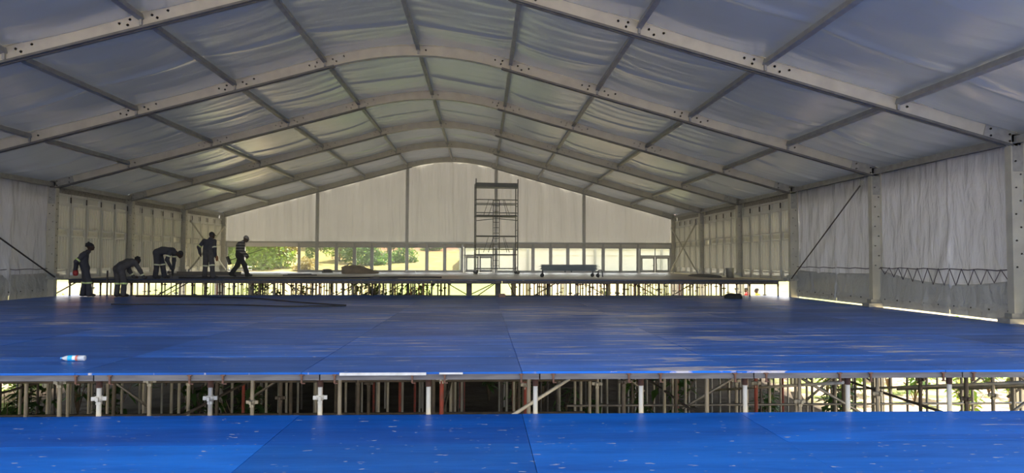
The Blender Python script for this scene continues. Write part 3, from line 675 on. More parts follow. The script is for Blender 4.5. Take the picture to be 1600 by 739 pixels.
for i in (15, 17, 18, 19, 20):
    led((XP[i] + .05, .2, 1.7), (XP[i] + .05, 5, .7), 'tubepale'); led((XP[i] + .1, 6, .7), (XP[i] + .1, 11, 1.5), 'tube')
mb = MB(); mb.box((0, 0, 0), (.95, .012, .03)); mb.box((.75, 0, .004), (.26, .012, .02)); mb.build('splintered_edge', M['plywoodraw'], sc, loc=(.68, -.17, 1.9 - .018))

s2, rnd, H2 = scaffold('dark steel scaffolding under the raised rear deck', -12.2, 25, 1.017, YR + .12, 12, 1.22, ZR - .12,
                       lambda x, y: 0.2 < x < 2.5 or (2.5 < x < 3.4 and y > 30), lambda i: 'tubedark', 8, None, .5)
b3 = MB().box((0, 0, 0), (2.43, .07, .10)).mesh('edge_beam', M['tubedark'])
for k in range(-5, 5): link('edge_beam', b3, s2, loc=(1.22 + k * 2.44, -.06, ZR - GZ - .075))
def led2(p, q, m='tubedark', r=.022): MB().tube([p, q], r, 6).build('ledger' if abs(p[2] - q[2]) < .02 else 'brace', M[m], s2)
zd = -GZ
for j in (): led2((-12, j * 1.22, zd + .12 - .03 * j), (0.2, j * 1.22, zd + .12 - .03 * j)); led2((3.3, j * 1.22, zd + .05), (12.2, j * 1.22, zd + .05))
for i in range(16):
    x = -12 + i * 1.5
    if 0 < x < 3.4: continue
    j = (i * 5) % 9; led2((x, j * 1.22, zd + .45), (x + rnd.choice([-1.3, 1.3]), j * 1.22, zd - .3))
led2((1.35, 2, zd - .25), (2.3, 2, zd + .42)); led2((1.35, 2.6, zd - .05), (2.35, 2.6, zd + .44)); led2((2.75, 3, zd + .4), (3.05, 3, zd - .2))
for x in (1.29, 2.31):
    mb = MB(); mb.box((x, .5, (ZR - GZ - .12) / 2), (.2, .16, ZR - GZ - .12)); mb.build('pier', M['tubedark'], s2)
mb = MB(); mb.tube([(-10.9, -.12, zd - .2), (-10.9, -.12, zd + .86)], .028, 8); mb.build('projecting_post', M['tubedark'], s2)

# ------------------------------------------------------------------ mobile access tower
tw = thing('access_tower', 'tall mobile scaffold tower of dark tubes on castors before the end wall', 'scaffold tower', (2.42, 34.0, ZR), math.radians(5))
TW, TD = 2.08, .80; zz = lambda y: (428 - y) / 152.5 * 4.72
def tt(pts, nm, r=.024, m='towr'): return MB().tube(pts, r, 8).build(nm, M[m], tw)
for sx in (-1, 1):
    for sy in (-1, 1):
        tt([(sx * TW / 2, sy * TD / 2, .16), (sx * TW / 2, sy * TD / 2, 4.72 if sy < 0 else 4.5)], 'upright', .026)
        c = MB(); c.lathe([(.001, -.03), (.085, -.03), (.095, 0), (.085, .03), (.001, .03)], (sx * TW / 2 + .02, sy * TD / 2, .097), 'y', 14)
        w_ = c.build('castor', M['rubber'], tw)
        MB().box((sx * TW / 2, sy * TD / 2, .18), (.07, .09, .10)).build('fork', M['cup'], w_)
    for z in (.35, 1.2, 1.6, 2.2, 2.9, 3.4, 3.7, 4.3): tt([(sx * TW / 2, -TD / 2, z), (sx * TW / 2, TD / 2, z)], 'end_rung', .017)
for y in (309, 315, 330, 335, 367, 388, 396.5, 419):
    for sy in (-1, 1):
        if y in (309, 330, 388) and sy > 0: continue
        tt([(-TW / 2, sy * TD / 2, zz(y)), (TW / 2, sy * TD / 2, zz(y))], 'rail', .022)
tt([(-TW / 2, -TD / 2, zz(343)), (0, -TD / 2, zz(339)), (TW / 2, -TD / 2, zz(342))], 'rail', .018)
for y0_, y1_ in ((309, 330), (368, 389)):
    for a, b in ((-.42, -.66), (-.16, -.42), (.30, .5), (.36, .62)):
        tt([(a, -TD / 2 - .01, zz(y0_)), (b, -TD / 2 - .01, zz(y1_ + 4))], 'diagonal', .014)
for yb in (334, 397):
    mb = MB(); mb.box((0, 0, zz(yb)), (TW - .1, TD - .06, .05)); mb.build('platform', M['towr'], tw)
mb = MB(); mb.box((0, 0, zz(287.5)), (TW, TD, .07))
for sy in (-1, 1): mb.box((0, sy * TD / 2, zz(285)), (TW, .03, .19))
for sx in (-1, 1): mb.box((sx * TW / 2, 0, zz(285)), (.03, TD, .19))
mb.build('top_platform', M['towr'], tw)
for x in (-.17, .14): tt([(x, -.2, .3), (x, -.2, zz(309))], 'ladder_rail', .020)
for k in range(13): tt([(-.17, -.2, .42 + k * .27), (.14, -.2, .42 + k * .27)], 'ladder_rung', .014)

# ------------------------------------------------------------------ platform trolley
tr = thing('platform_trolley', 'low blue grey trolley stacked with flat stage platforms right of the tower', 'trolley', (5.3, 28.0, ZR), math.radians(-3))
L = 2.25
for k in range(4):
    mb = MB(); mb.box((0, 0, .335 + k * .054), (L - .04 * (k % 2), .95, .046)); mb.box((0, 0, .335 + k * .054), (L + .14 - .1 * (k % 2), .06, .02)); mb.box((0, -.40, .335 + k * .054), (L + .22 - .12 * (k % 2), .03, .014))
    mb.build('stage_platform', M['bench'], tr)
mb = MB(); mb.box((0, 0, .29), (L - .1, .8, .04)); mb.build('chassis', M['bench'], tr)
for sx in (-1, 1):
    for sy in (-1, 1):
        x = sx * (L / 2 - .04 + (.1 if sy < 0 and sx > 0 else 0)) + (.0 if sy < 0 else -sx * .04); y = sy * .38
        MB().tube([(x, y, .10), (x, y, .30)], .025, 8).build('leg', M['towr'], tr)
        MB().lathe([(.001, -.02), (.075, -.02), (.08, 0), (.075, .02), (.001, .02)], (x - .02, y, .081), 'y', 12).build('castor', M['rubber'], tr)
MB().tube([(1.16, -.5, .03), (1.16, -.5, .24), (1.2, -.5, .30), (1.27, -.5, .31), (1.33, -.5, .26), (1.35, -.5, .03)], .020, 8).build('push_handle', M['towr'], tr)
for x in (-.16, .1): MB().box((x, -.3, .25), (.05, .05, .1)).build('bracket', M['towr'], tr)
mb = MB(); mb.box((.78, -.36, .22), (.22, .03, .06)); mb.build('pale_cloth', M['sackpale'], tr)

# ------------------------------------------------------------------ loose things on the decks
def lump(name, label, cat, loc, rad, m, seed, n=30, rz=0, prof=None, sq=(.7, .8)):
    """a crumpled bundle: a squashed dome with folds"""
    mb = MB(); rx, ry, h = rad
    def fn(u, v):
        a = 2 * PI * u; r = max(0, math.cos(v * PI / 2)) ** sq[0]; x, y = math.cos(a) * r, math.sin(a) * r
        z = math.sin(v * PI / 2) ** sq[1]
        if prof: z *= prof(x)
        k = 1 + .16 * nz(x * 2.2, y * 2.2 + seed, z * 2) + .07 * nz(x * 6, y * 6, z * 5 + seed)
        return (x * rx * k, y * ry * k, max(0, z * h * k))
    mb.grid(fn, n, 12); o = mb.build(name, m, loc=loc, rot=(0, 0, rz)); return tag(o, label, cat)
bn = lump('canvas_bundle', 'long brown canvas bundle with a pale top lying by the glazing', 'bundle', (-4.5, 35.0, ZR), (.92, .42, .40), M['sack'], 3, 44, .1, lambda x: 1.0 if x < .1 else max(.3, 1 - (x - .1) * 1.05), sq=(.38, .5))
mb = MB(); mb.grid(lambda u, v: ((-.66 + 1.5 * u), -.22 + .5 * v, (.09 if .06 < u < .94 else .0) + (.40 if u < .42 else max(.16, .40 - (u - .42) * .52)) * (1 + .08 * nz(u * 6, v * 3)) ), 24, 6)
mb.build('folded_flap', M['sackpale'], bn)
lump('rag_heap', 'small dark rag heap by the glazing left of the canvas bundle', 'rag', (-6.5, 36.6, ZR), (.28, .2, .2), M['dark'], 8)
lump('cloth_heap', 'dark cloth heap on the blue deck near the right riser', 'cloth', (10.15, 22.5, 0), (.30, .24, .17), M['dark'], 13, 30)
lump('net_heap', 'dark crumpled net along the right wall panels on the rear deck', 'net', (11.45, 29.4, ZR), (.45, 1.8, .11), M['tubedark'], 17, 40)
lump('pale_scrap_heap', 'tiny pale scrap heap at the foot of the glazing', 'scrap', (-2.2, 37.6, ZR), (.3, .2, .14), M['wlab'], 21)
tag(MB().box((0, 0, .05), (.22, .11, .10), Matrix.Rotation(.2, 3, 'Z')).box((0, 0, .11), (.18, .08, .02), Matrix.Rotation(.2, 3, 'Z')).build('clay_brick', M['ochre'], loc=(2.42, 23.1, 0)), 'brown clay brick on the blue deck below the tower', 'brick')
bk = MB(); bk.lathe([(.001, 0), (.145, 0), (.17, .38), (.175, .40), (.16, .40), (.14, .03), (.001, .03)], n=18)
bo = thing('plastic_bucket', 'grey plastic bucket on the rear deck beside the right column', 'bucket', (12.0, 27.85, ZR)); bk.build('tub', M['alud'], bo); MB().tube([(.17 * math.cos(a), .03, .38 - .16 * math.sin(a)) for a in [PI * i / 10 for i in range(11)]], .006, 6).build('handle', M['tubedark'], bo)
# bar and offcuts
tag(MB().bar((0, 0, .03), (.95, .06, .03), .07, .05).bar((.1, .02, .07), (.3, .05, .07), .09, .05).build('steel_bar', M['tubedark'], loc=(-2.2, 24.3, ZR)), 'dark steel bar near the front edge of the rear deck', 'bar')
tag(MB().bar((0, 0, .03), (1.3, .5, .03), .12, .05).bar((.2, .0, .07), (1.1, .4, .075), .05, .03).build('timber_offcut', M['bolt'], loc=(-6.7, 29.3, ZR)), 'dark timber offcut on the rear deck behind the walking man', 'timber')
tag(MB().bar((0, 0, .09), (2.6, .15, .09), .1, .16).bar((-.35, .1, .05), (.15, .1, .05), .16, .1).bar((2.4, 0, .03), (2.8, 0, .03), .2, .06).build('sill_beam', M['beam'], loc=(-11.1, 29.3, ZR)), 'loose grey beam lying along the left wall panels behind the workers', 'beam')
def cable(name, label, pts, r, m=None, cat='cable'):
    P = [Vector(p) for p in pts]; out = []
    for i in range(len(P) - 1):
        p0, p1, p2, p3 = P[max(i - 1, 0)], P[i], P[i + 1], P[min(i + 2, len(P) - 1)]
        for k in range(6):
            t = k / 6; out.append(.5 * ((2 * p1) + (p2 - p0) * t + (2 * p0 - 5 * p1 + 4 * p2 - p3) * t * t + (3 * p1 - p0 - 3 * p2 + p3) * t ** 3))
    out.append(P[-1]); return tag(MB().tube(out, r, 6).build(name, m or M['cable']), label, cat)
cable('power_cable', 'black power cable looping across the left of the blue deck', [(-9.6, 22.9, .03), (-7.4, 22.6, .03), (-5.6, 21.9, .03), (-4.3, 20.6, .03), (-3.2, 19.5, .03), (-2.2, 18.7, .03), (-1.9, 18.4, .03), (-2.6, 18.1, .03), (-3.4, 18.0, .03), (-4.6, 18.5, .03), (-6.2, 18.7, .03), (-8.2, 18.8, .03)], .02)
cable('power_cable', 'black hose lying on the rear deck from bending worker towards tower', [(-9.1, 24.9, ZR + .03), (-7, 25.0, ZR + .03), (-5.2, 25.4, ZR + .03), (-3.4, 25.3, ZR + .03), (-1, 26.4, ZR + .03), (.2, 26.1, ZR + .03)], .03)
# water bottle
bt = thing('water_bottle', 'water bottle with a blue and coral label lying on the blue deck', 'bottle', (-3.06, 8.56, .035), math.radians(181))
MB().lathe([(.001, .0), (.030, .0), (.034, .006), (.034, .07), (.032, .078), (.034, .086), (.034, .20), (.030, .225), (.015, .262), (.013, .27)], axis='x').build('body', M['bottle'], bt)
MB().lathe([(.0352, .105), (.0352, .195)], axis='x').build('label_wrap', M['blab'], bt, label='blue band of the label')
MB().lathe([(.0356, .078), (.0356, .104)], axis='x').build('label_band', M['rlab'], bt, label='coral band of the label')
mb = MB(); mb.grid(lambda u, v: (.105 + .035 * u, -.0362 * math.cos(v * 1.6 - .5) * -1, .0362 * math.sin(v * 1.6 - .5)), 1, 6); mb.build('label_patch', M['wlab'], bt, label='white patch on the label')
MB().lathe([(.015, .268), (.0155, .27), (.0155, .288), (.001, .289)], axis='x').build('cap', M['bcap'], bt)

# ------------------------------------------------------------------ people (one continuous skinned surface each)
def surface_nets(F, org, h):
    nx, ny, nzz = F.shape; ins = F < 0
    c = np.zeros((nx - 1, ny - 1, nzz - 1), int); off = [(i, j, k) for i in (0, 1) for j in (0, 1) for k in (0, 1)]
    sl = lambda o: F[o[0]:nx - 1 + o[0], o[1]:ny - 1 + o[1], o[2]:nzz - 1 + o[2]]
    for o in off: c += (sl(o) < 0)
    act = (c > 0) & (c < 8); acc = np.zeros(act.shape + (3,)); cnt = np.zeros(act.shape)
    for a in range(8):
        for ax in range(3):
            if off[a][ax]: continue
            b = list(off[a]); b[ax] = 1
            fa, fb = sl(off[a]), sl(b); m = (fa < 0) != (fb < 0)
            t = np.where(m, fa / np.where(m, fa - fb, 1), 0)
            for d in range(3): acc[..., d] += np.where(m, off[a][d] + (t if d == ax else 0), 0)
            cnt += m
    idx = -np.ones(act.shape, int); ii = np.argwhere(act); idx[act] = np.arange(len(ii))
    V = (ii + acc[act] / cnt[act][:, None]) * h + org
    faces = []
    for ax in range(3):
        sa = [slice(None)] * 3; sb = [slice(None)] * 3; sa[ax] = slice(0, -1); sb[ax] = slice(1, None)
        m = ins[tuple(sa)] != ins[tuple(sb)]; e = np.argwhere(m)
        o1, o2 = [d for d in range(3) if d != ax]
        e = e[(e[:, o1] > 0) & (e[:, o2] > 0) & (e[:, o1] < F.shape[o1] - 1) & (e[:, o2] < F.shape[o2] - 1)]
        fl = ins[e[:, 0], e[:, 1], e[:, 2]]
        q = []
        for d1, d2 in ((1, 1), (0, 1), (0, 0), (1, 0)):
            k = e.copy(); k[:, o1] -= d1; k[:, o2] -= d2; q.append(idx[k[:, 0], k[:, 1], k[:, 2]])
        q = np.stack(q, 1)
        if ax == 1: fl = ~fl
        q[~fl] = q[~fl][:, ::-1]; faces.append(q)
    return V, np.concatenate(faces)

def person(label, loc, rz, J, mats, group=None, h=.017, scale=1.0, hands=True):
    """J: joints in a local frame facing +X; mats: overall-top, trousers, shoes, skin"""
    J = {k: np.array(v, float) for k, v in J.items()}
    P = []
    cap = lambda a, b, ra, rb, t: P.append((np.array(a, float), np.array(b, float), ra, rb, t))
    mir = np.array((0, 1, 0.))
    pel, wai, che, nek, hed, fw = (J[k] for k in ('pel', 'wai', 'che', 'nek', 'hed', 'face'))
    fw = fw / np.linalg.norm(fw); up = hed - nek; up = up - fw * up.dot(fw); up /= np.linalg.norm(up); sd = np.cross(up, fw)
    for s in (-1, 1):
        o = mir * s
        cap(pel + o * .075, wai + o * .075, .140, .130, 1); cap(wai + o * .075, che + o * .085, .134, .145, 0); cap(che + o * .08, nek + o * .02 - (nek - che) * .25, .115, .075, 0)
        S_ = 'L' if s > 0 else 'R'; sh, el, wr, hp, kn, an = (J[k + S_] for k in ('sh', 'el', 'wr', 'hip', 'kn', 'an'))
        cap(che + o * .06, sh, .11, .078, 0)
        cap(sh, el, .084, .068, 0); cap(el, wr, .070, .054, 0)
        d = (wr - el) / np.linalg.norm(wr - el); hd = J.get('hd' + S_, d); hd = hd / np.linalg.norm(hd)
        cap(wr, wr + hd * .045, .032, .032, 3); cap(wr + hd * .045 - o * .015, wr + hd * .085 - o * .01, .030, .026, 3); 
        cap(hp, kn, .122, .096, 1); cap(kn, an, .098, .078, 1); cap(kn + (an - kn) * .6, an + (kn - an) * .06, .084, .082, 1)
        td = J.get('toe' + S_, np.array((1, 0, 0.))); td = td / np.linalg.norm(td)
        cap(an - (0, 0, .02), an - (0, 0, .045) + td * .13, .052, .042, 2); cap(an - (0, 0, .045) + td * .13, an - (0, 0, .045) + td * .17, .042, .036, 2); cap(an - (0, 0, .04), an - td * .05 - (0, 0, .04), .05, .042, 2)
    cap(nek - (nek - che) * .1, hed - up * .06, .060, .056, 3)
    cap(hed - fw * .02 + up * .02, hed + fw * .012 + up * .03, .092, .086, 3)
    cap(hed + up * .0 + fw * .03, hed - up * .085 + fw * .06, .070, .042, 3)
    cap(hed + fw * .095 + up * .012, hed + fw * .112 - up * .025, .012, .017, 3)               # nose
    cap(hed + fw * .085 - up * .062 - sd * .016, hed + fw * .085 - up * .062 + sd * .016, .014, .014, 3)   # lips
    for s in (-1, 1): cap(hed + sd * s * .088 + up * .02 - fw * .01, hed + sd * s * .086 - up * .03 - fw * .005, .018, .014, 3)
    A = np.array([p[0] for p in P] + [p[1] for p in P]); lo = A.min(0) - .17; hi = A.max(0) + .17
    n = np.ceil((hi - lo) / h).astype(int) + 1
    X = np.stack(np.meshgrid(*[lo[d] + h * np.arange(n[d]) for d in range(3)], indexing='ij'), -1)
    def dist(p, X):
        a, b, ra, rb, _ = p; ba = b - a; L2 = max(ba.dot(ba), 1e-9)
        t = np.clip(((X - a) @ ba) / L2, 0, 1); return np.linalg.norm(X - a - t[..., None] * ba, axis=-1) - (ra + (rb - ra) * t)
    k = .016; acc = np.zeros(X.shape[:3])
    for p in P: acc += np.exp(np.clip(-dist(p, X) / k, -60, 60))
    F = -k * np.log(acc + 1e-30) + .006
    # cloth folds
    V, Q = surface_nets(F, lo, h)
    cen = V[Q].mean(1); D = np.stack([dist(p, cen) for p in P]); tg = np.array([p[4] for p in P])[D.argmin(0)]
    mb = MB(); mb.v = [tuple(v * scale) for v in V]; mb.f = [list(map(int, q)) for q in Q]; mb.m = [int(x) for x in tg]; mb.sm = [True] * len(Q)
    for s in (-1, 1):
        S_ = 'L' if s > 0 else 'R'; el, wr = J['el' + S_], J['wr' + S_]; d = (wr - el) / np.linalg.norm(wr - el); hd = J.get('hd' + S_, d); hd = hd / np.linalg.norm(hd)
        inn = np.array((0, -s, 0.)); inn = inn - hd * inn.dot(hd); inn /= np.linalg.norm(inn); acr = np.cross(hd, inn)
        if not hands: continue
        curl = J['curl'] if 'curl' in J else .5
        for f, (o_, ln) in enumerate(((-.027, .072), (-.009, .08), (.009, .076), (.026, .06))):
            b = wr + hd * .085 + acr * o_; p1 = b + hd * ln * .45 + inn * ln * .12 * curl; p2 = p1 + (hd * (1 - curl) + inn * curl) * ln * .35; p3 = p2 + (inn * (.5 + curl) - hd * curl * .4) * ln * .25
            mb.tube([x * scale for x in (b - hd * .02, b, p1, p2, p3)], [.0105 * scale, .010 * scale, .009 * scale, .0085 * scale, .006 * scale], 6, mi=3)
        b = wr + hd * .03 - acr * .022 if J.get('thumb', None) is None else wr
        mb.tube([x * scale for x in (b, b - acr * .022 + hd * .02 + inn * .012, b - acr * .028 + hd * .05 + inn * .03, b - acr * .02 + hd * .068 + inn * .04)], [.014 * scale, .012 * scale, .010 * scale, .007 * scale], 6, mi=3)
    for s in (-1, 1):
        e = (hed + fw * .088 + up * .02 + sd * s * .034) * scale
        mb.lathe([(.001, -.011 * scale), (.009 * scale, -.006 * scale), (.011 * scale, 0), (.009 * scale, .006 * scale), (.001, .011 * scale)], e, 'z', 8, mi=4)
    t = thing('person', label, 'person', loc, rz, group)
    mb.build('body', [M[m] for m in mats] + [M['eye']], t)
    t_ = dict(J=J, root=t, up=up, fw=fw, sd=sd, hed=hed, s=scale)
    return t_
def band(p, a, b, f, r, m, nm='reflective_band'):
    r += .014
    A, B = Vector(p['J'][a]), Vector(p['J'][b]); c = A.lerp(B, f); d = (B - A).normalized() * .026; s = p['s']
    MB().tube([(c - d) * s, (c + d) * s], r * s, 16, caps=False).build(nm, M[m], p['root'])
def hat(p, m, kind='beanie'):
    h, up, fw, sd = (Vector(p[k]) for k in ('hed', 'up', 'fw', 'sd')); s = p['s']; mb = MB()
    def fn(u, v):
        a = 2 * PI * u; b = v * PI / 2; r = math.cos(b) * .108; z = math.sin(b) * .115
        if kind == 'wrap': r *= 1 + .16 * nz(math.cos(a) * 2, math.sin(a) * 2, v * 3 + 2); z *= 1.15
        return (h + up * (.02 + z) + fw * (math.cos(a) * r - .006) + sd * (math.sin(a) * r * .95) - fw * .02 * v) * s
    mb.grid(fn, 20, 8)
    if kind == 'wrap':
        for dx, dz, r in ((-.09, .10, .05), (-.04, .15, .035), (-.11, .05, .04)):
            mb.lathe([(r * math.sin(PI * i / 6) * s + .0005, -r * math.cos(PI * i / 6) * s) for i in range(7)], (h + fw * dx + up * dz) * s, 'z', 8)
    if kind == 'cap':
        mb.grid(lambda u, v: (h + up * (.035 - .02 * v) + fw * (.085 + .075 * v * (1 - (2 * u - 1) ** 2 * .4)) + sd * ((2 * u - 1) * .085 * (1 - .15 * v))) * s, 8, 3)
    if kind == 'band': mb.tube([(h + up * .03 + fw * .1 * math.cos(a) + sd * .097 * math.sin(a)) * s for a in [2 * PI * i / 16 for i in range(17)]], .012 * s, 6)
    mb.build({'wrap': 'head_wrap', 'cap': 'cap'}.get(kind, 'beanie'), M[m], p['root'])
def collar(p, m):
    n, h = Vector(p['J']['nek']), Vector(p['hed']); d = (h - n).normalized(); s = p['s']; c = n + d * .0
    MB().tube([(c - d * .025) * s, (c + d * .03) * s], [.085 * s, .078 * s], 14, caps=False).build('collar', M[m], p['root'])

STAND = dict(pel=(0, 0, .95), wai=(0, 0, 1.10), che=(0, 0, 1.32), nek=(.02, 0, 1.49), hed=(.05, 0, 1.63), face=(1, 0, 0),
             shL=(0, .2, 1.41), shR=(0, -.2, 1.41), elL=(-.04, .27, 1.13), elR=(-.04, -.27, 1.13), wrL=(.06, .26, .89), wrR=(.06, -.26, .89),
             hipL=(0, .09, .9), hipR=(0, -.09, .9), knL=(.02, .11, .5), knR=(.02, -.11, .5), anL=(0, .12, .1), anR=(0, -.12, .1))
def pose(**k): d = dict(STAND); d.update(k); return d

# 1 standing on the middle deck with arms held back
p1 = person('worker in dark overalls and head wrap standing at the riser with a red bundle', (-11.35, 23.1, 0), math.radians(28),
  pose(wai=(-.05, 0, 1.11), che=(-.05, 0, 1.33), nek=(.07, 0, 1.50), hed=(.13, 0, 1.645), face=(1, -.1, .12), shL=(-.02, .2, 1.42), shR=(-.02, -.2, 1.42), elL=(-.24, .27, 1.17), elR=(-.25, -.26, 1.16),
       wrL=(-.26, .18, .93), wrR=(-.28, -.15, .92), anL=(-.06, .12, .1), anR=(.12, -.12, .1), knL=(0, .12, .5), knR=(.1, -.12, .51)), ['overall', 'overall', 'boot', 'skin'])
hat(p1, 'dark', 'wrap'); collar(p1, 'overall')
band(p1, 'shR', 'elR', .82, .072, 'reflect'); band(p1, 'shL', 'elL', .82, .072, 'reflect'); band(p1, 'knL', 'anL', .12, .093, 'reflect'); band(p1, 'knR', 'anR', .12, .093, 'reflect')
rt = thing('red_bundle', 'red bundle with pale wrapping in the hand of the standing worker', 'bundle', (-11.52, 22.86, .80), math.radians(28))
MB().lathe([(.001, -.11), (.06, -.10), (.085, -.03), (.075, .05), (.03, .09), (.001, .10)], n=12).build('pouch', M['red'], rt)
MB().lathe([(.001, -.07), (.05, -.05), (.05, .02), (.001, .06)], (-.11, .03, -.03), n=10).build('wrapping', M['wlab'], rt)
# 2 bent over the edge of the rear deck
p2 = person('worker in grey overalls bent forward over the edge of the rear deck', (-10.15, 22.95, 0), math.radians(60),
  pose(pel=(-.04, 0, .93), wai=(.10, 0, 1.04), che=(.32, 0, 1.13), nek=(.46, 0, 1.16), hed=(.57, 0, 1.17), face=(.6, 0, -.75), shL=(.37, .2, 1.13), shR=(.37, -.2, 1.13), elL=(.50, .27, .85), elR=(.52, -.27, .86),
       wrL=(.62, .2, .64), wrR=(.64, -.28, .64), hdL=(1, 0, -.15), hdR=(1, 0, -.15), anL=(.02, .18, .1), anR=(.02, -.16, .1), knL=(.04, .16, .5), knR=(.06, -.14, .5), hipL=(-.03, .1, .88), hipR=(-.03, -.1, .88)), ['overallg', 'overallg', 'boot', 'skin'])
hat(p2, 'dark', 'wrap'); collar(p2, 'overallg')
band(p2, 'elR', 'wrR', .55, .062, 'reflectw'); band(p2, 'elL', 'wrL', .55, .062, 'reflectw'); band(p2, 'knL', 'anL', .15, .093, 'reflect'); band(p2, 'knR', 'anR', .15, .093, 'reflect')
# 3 stooping with a drill
p3 = person('worker in dark overalls stooping sideways with a drill on the rear deck', (-9.72, 24.75, ZR), math.radians(4),
  pose(pel=(-.06, 0, .93), wai=(.12, 0, 1.0), che=(.38, 0, .97), nek=(.54, 0, .91), hed=(.69, 0, .86), face=(.75, 0, -.6), shL=(.42, .19, .95), shR=(.42, -.19, .95), elL=(.42, .2, .64), elR=(.34, -.24, .67),
       wrL=(.46, .05, .38), wrR=(.44, -.07, .36), hipL=(-.06, .1, .88), hipR=(-.06, -.1, .88), knL=(.05, .14, .5), knR=(-.04, -.12, .5), anL=(.12, .15, .1), anR=(-.08, -.13, .1)), ['overall', 'overall', 'boot', 'skin'])
hat(p3, 'dark'); collar(p3, 'overall')
band(p3, 'shR', 'elR', .55, .082, 'reflectw'); band(p3, 'shL', 'elL', .55, .082, 'reflectw'); band(p3, 'knR', 'anR', .02, .098, 'reflectw'); band(p3, 'knL', 'anL', .02, .098, 'reflectw')
dr = thing('cordless_drill', 'black drill pressed on the deck by the stooping worker', 'drill', (-9.25, 24.74, ZR))
MB().lathe([(.001, .02), (.006, .02), (.006, .10), (.018, .10), (.022, .14), (.036, .15), (.04, .30), (.03, .32), (.001, .32)], n=12).build('motor_body', M['dark'], dr)
MB().bar((.0, 0, .24), (-.13, 0, .22), .04, .045).build('grip', M['dark'], dr); MB().box((-.15, 0, .22), (.05, .07, .10)).build('battery', M['tubedark'], dr)
# 4 standing with his back to the camera
p4 = person('worker in charcoal overalls and cap seen from behind, left arm bent', (-8.12, 25.0, ZR), math.radians(76),
  pose(che=(.02, -.03, 1.32), nek=(.05, -.05, 1.48), hed=(.10, -.07, 1.61), face=(1, -.35, -.15), elL=(-.06, .36, 1.17), wrL=(-.02, .34, .95), shL=(0, .18, 1.40), shR=(0, -.24, 1.39), elR=(-.05, -.30, 1.12), wrR=(.06, -.26, .88),
       knL=(.06, .15, .5), knR=(0, -.17, .5), anL=(.08, .2, .1), anR=(-.06, -.24, .1), wai=(0, -.01, 1.1), toeL=(1, .1, 0), toeR=(.7, -.7, 0)), ['overall', 'overallg', 'boot', 'skin'], scale=.965)
hat(p4, 'dark', 'cap'); collar(p4, 'overall')
band(p4, 'shL', 'elL', .8, .074, 'reflect'); band(p4, 'shR', 'elR', .85, .072, 'reflectw'); band(p4, 'knL', 'anL', .05, .095, 'reflectw'); band(p4, 'knR', 'anR', .05, .095, 'reflectw')
gv = tag(MB().tube([(0, 0, .08), (.01, 0, .02), (0, .01, -.06), (.01, 0, -.12)], [.02, .045, .05, .02], 8).build('work_glove', M['orange'], loc=(-7.80, 24.96, 1.30)), 'orange brown work glove held by the worker seen from behind', 'glove')
# 5 walking with a broom
p5 = person('man in striped jersey and pale cap walking right with a broom', (-7.69, 26.95, ZR), math.radians(3),
  pose(pel=(.0, 0, .86), wai=(.01, 0, 1.0), che=(.02, 0, 1.22), nek=(.13, 0, 1.39), hed=(.23, 0, 1.49), face=(1, -.1, -.42), shL=(.05, .19, 1.30), shR=(.05, -.19, 1.30), elL=(.04, .26, 1.02), elR=(.12, -.27, 1.03),
       wrL=(.20, .22, .86), wrR=(.30, -.25, .84), hdR=(.5, 0, -.85), hipL=(.02, .09, .82), hipR=(0, -.09, .82), knL=(-.10, .1, .46), knR=(.22, -.1, .47), anL=(-.34, .11, .13), anR=(.33, -.11, .11), toeL=(1, 0, -.25), toeR=(1, 0, .12)), ['stripe', 'dark', 'boot', 'skin'])
hat(p5, 'capgrey', 'cap')
br = thing('broom', 'long handled broom carried level by the man in the striped jersey', 'broom', (-7.69, 26.95, ZR), math.radians(3))
MB().tube([(-.44, .26, .66), (.82, .26, 1.10)], .013, 8).build('handle', M['tubedark'], br)
R_ = Matrix.Rotation(math.radians(-19.5), 3, 'Y')
MB().box((-.46, .26, .655), (.05, .07, .34), R_).build('brush_block', M['dark'], br); MB().box((-.51, .26, .637), (.07, .06, .33), R_).build('bristles', M['tubedark'], br)
# people out on the ground beyond the right wall
for i, (x, y, m, lab, rz) in enumerate(((14.9, 34.6, 'wshirt', 'person in a white shirt outside, seen under the right end of the rear deck', 2.0), (15.75, 35.6, 'rshirt', 'person in a red shirt outside, seen under the right end of the rear deck', 2.6), (16.0, 34.8, 'yvest', 'person in a yellow vest outside, seen under the right end of the rear deck', 3.0))):
    q = person(lab, (x, y, gh(x, y)), rz, pose(), [m, 'dark', 'boot', 'skin'], h=.03); hat(q, 'dark')
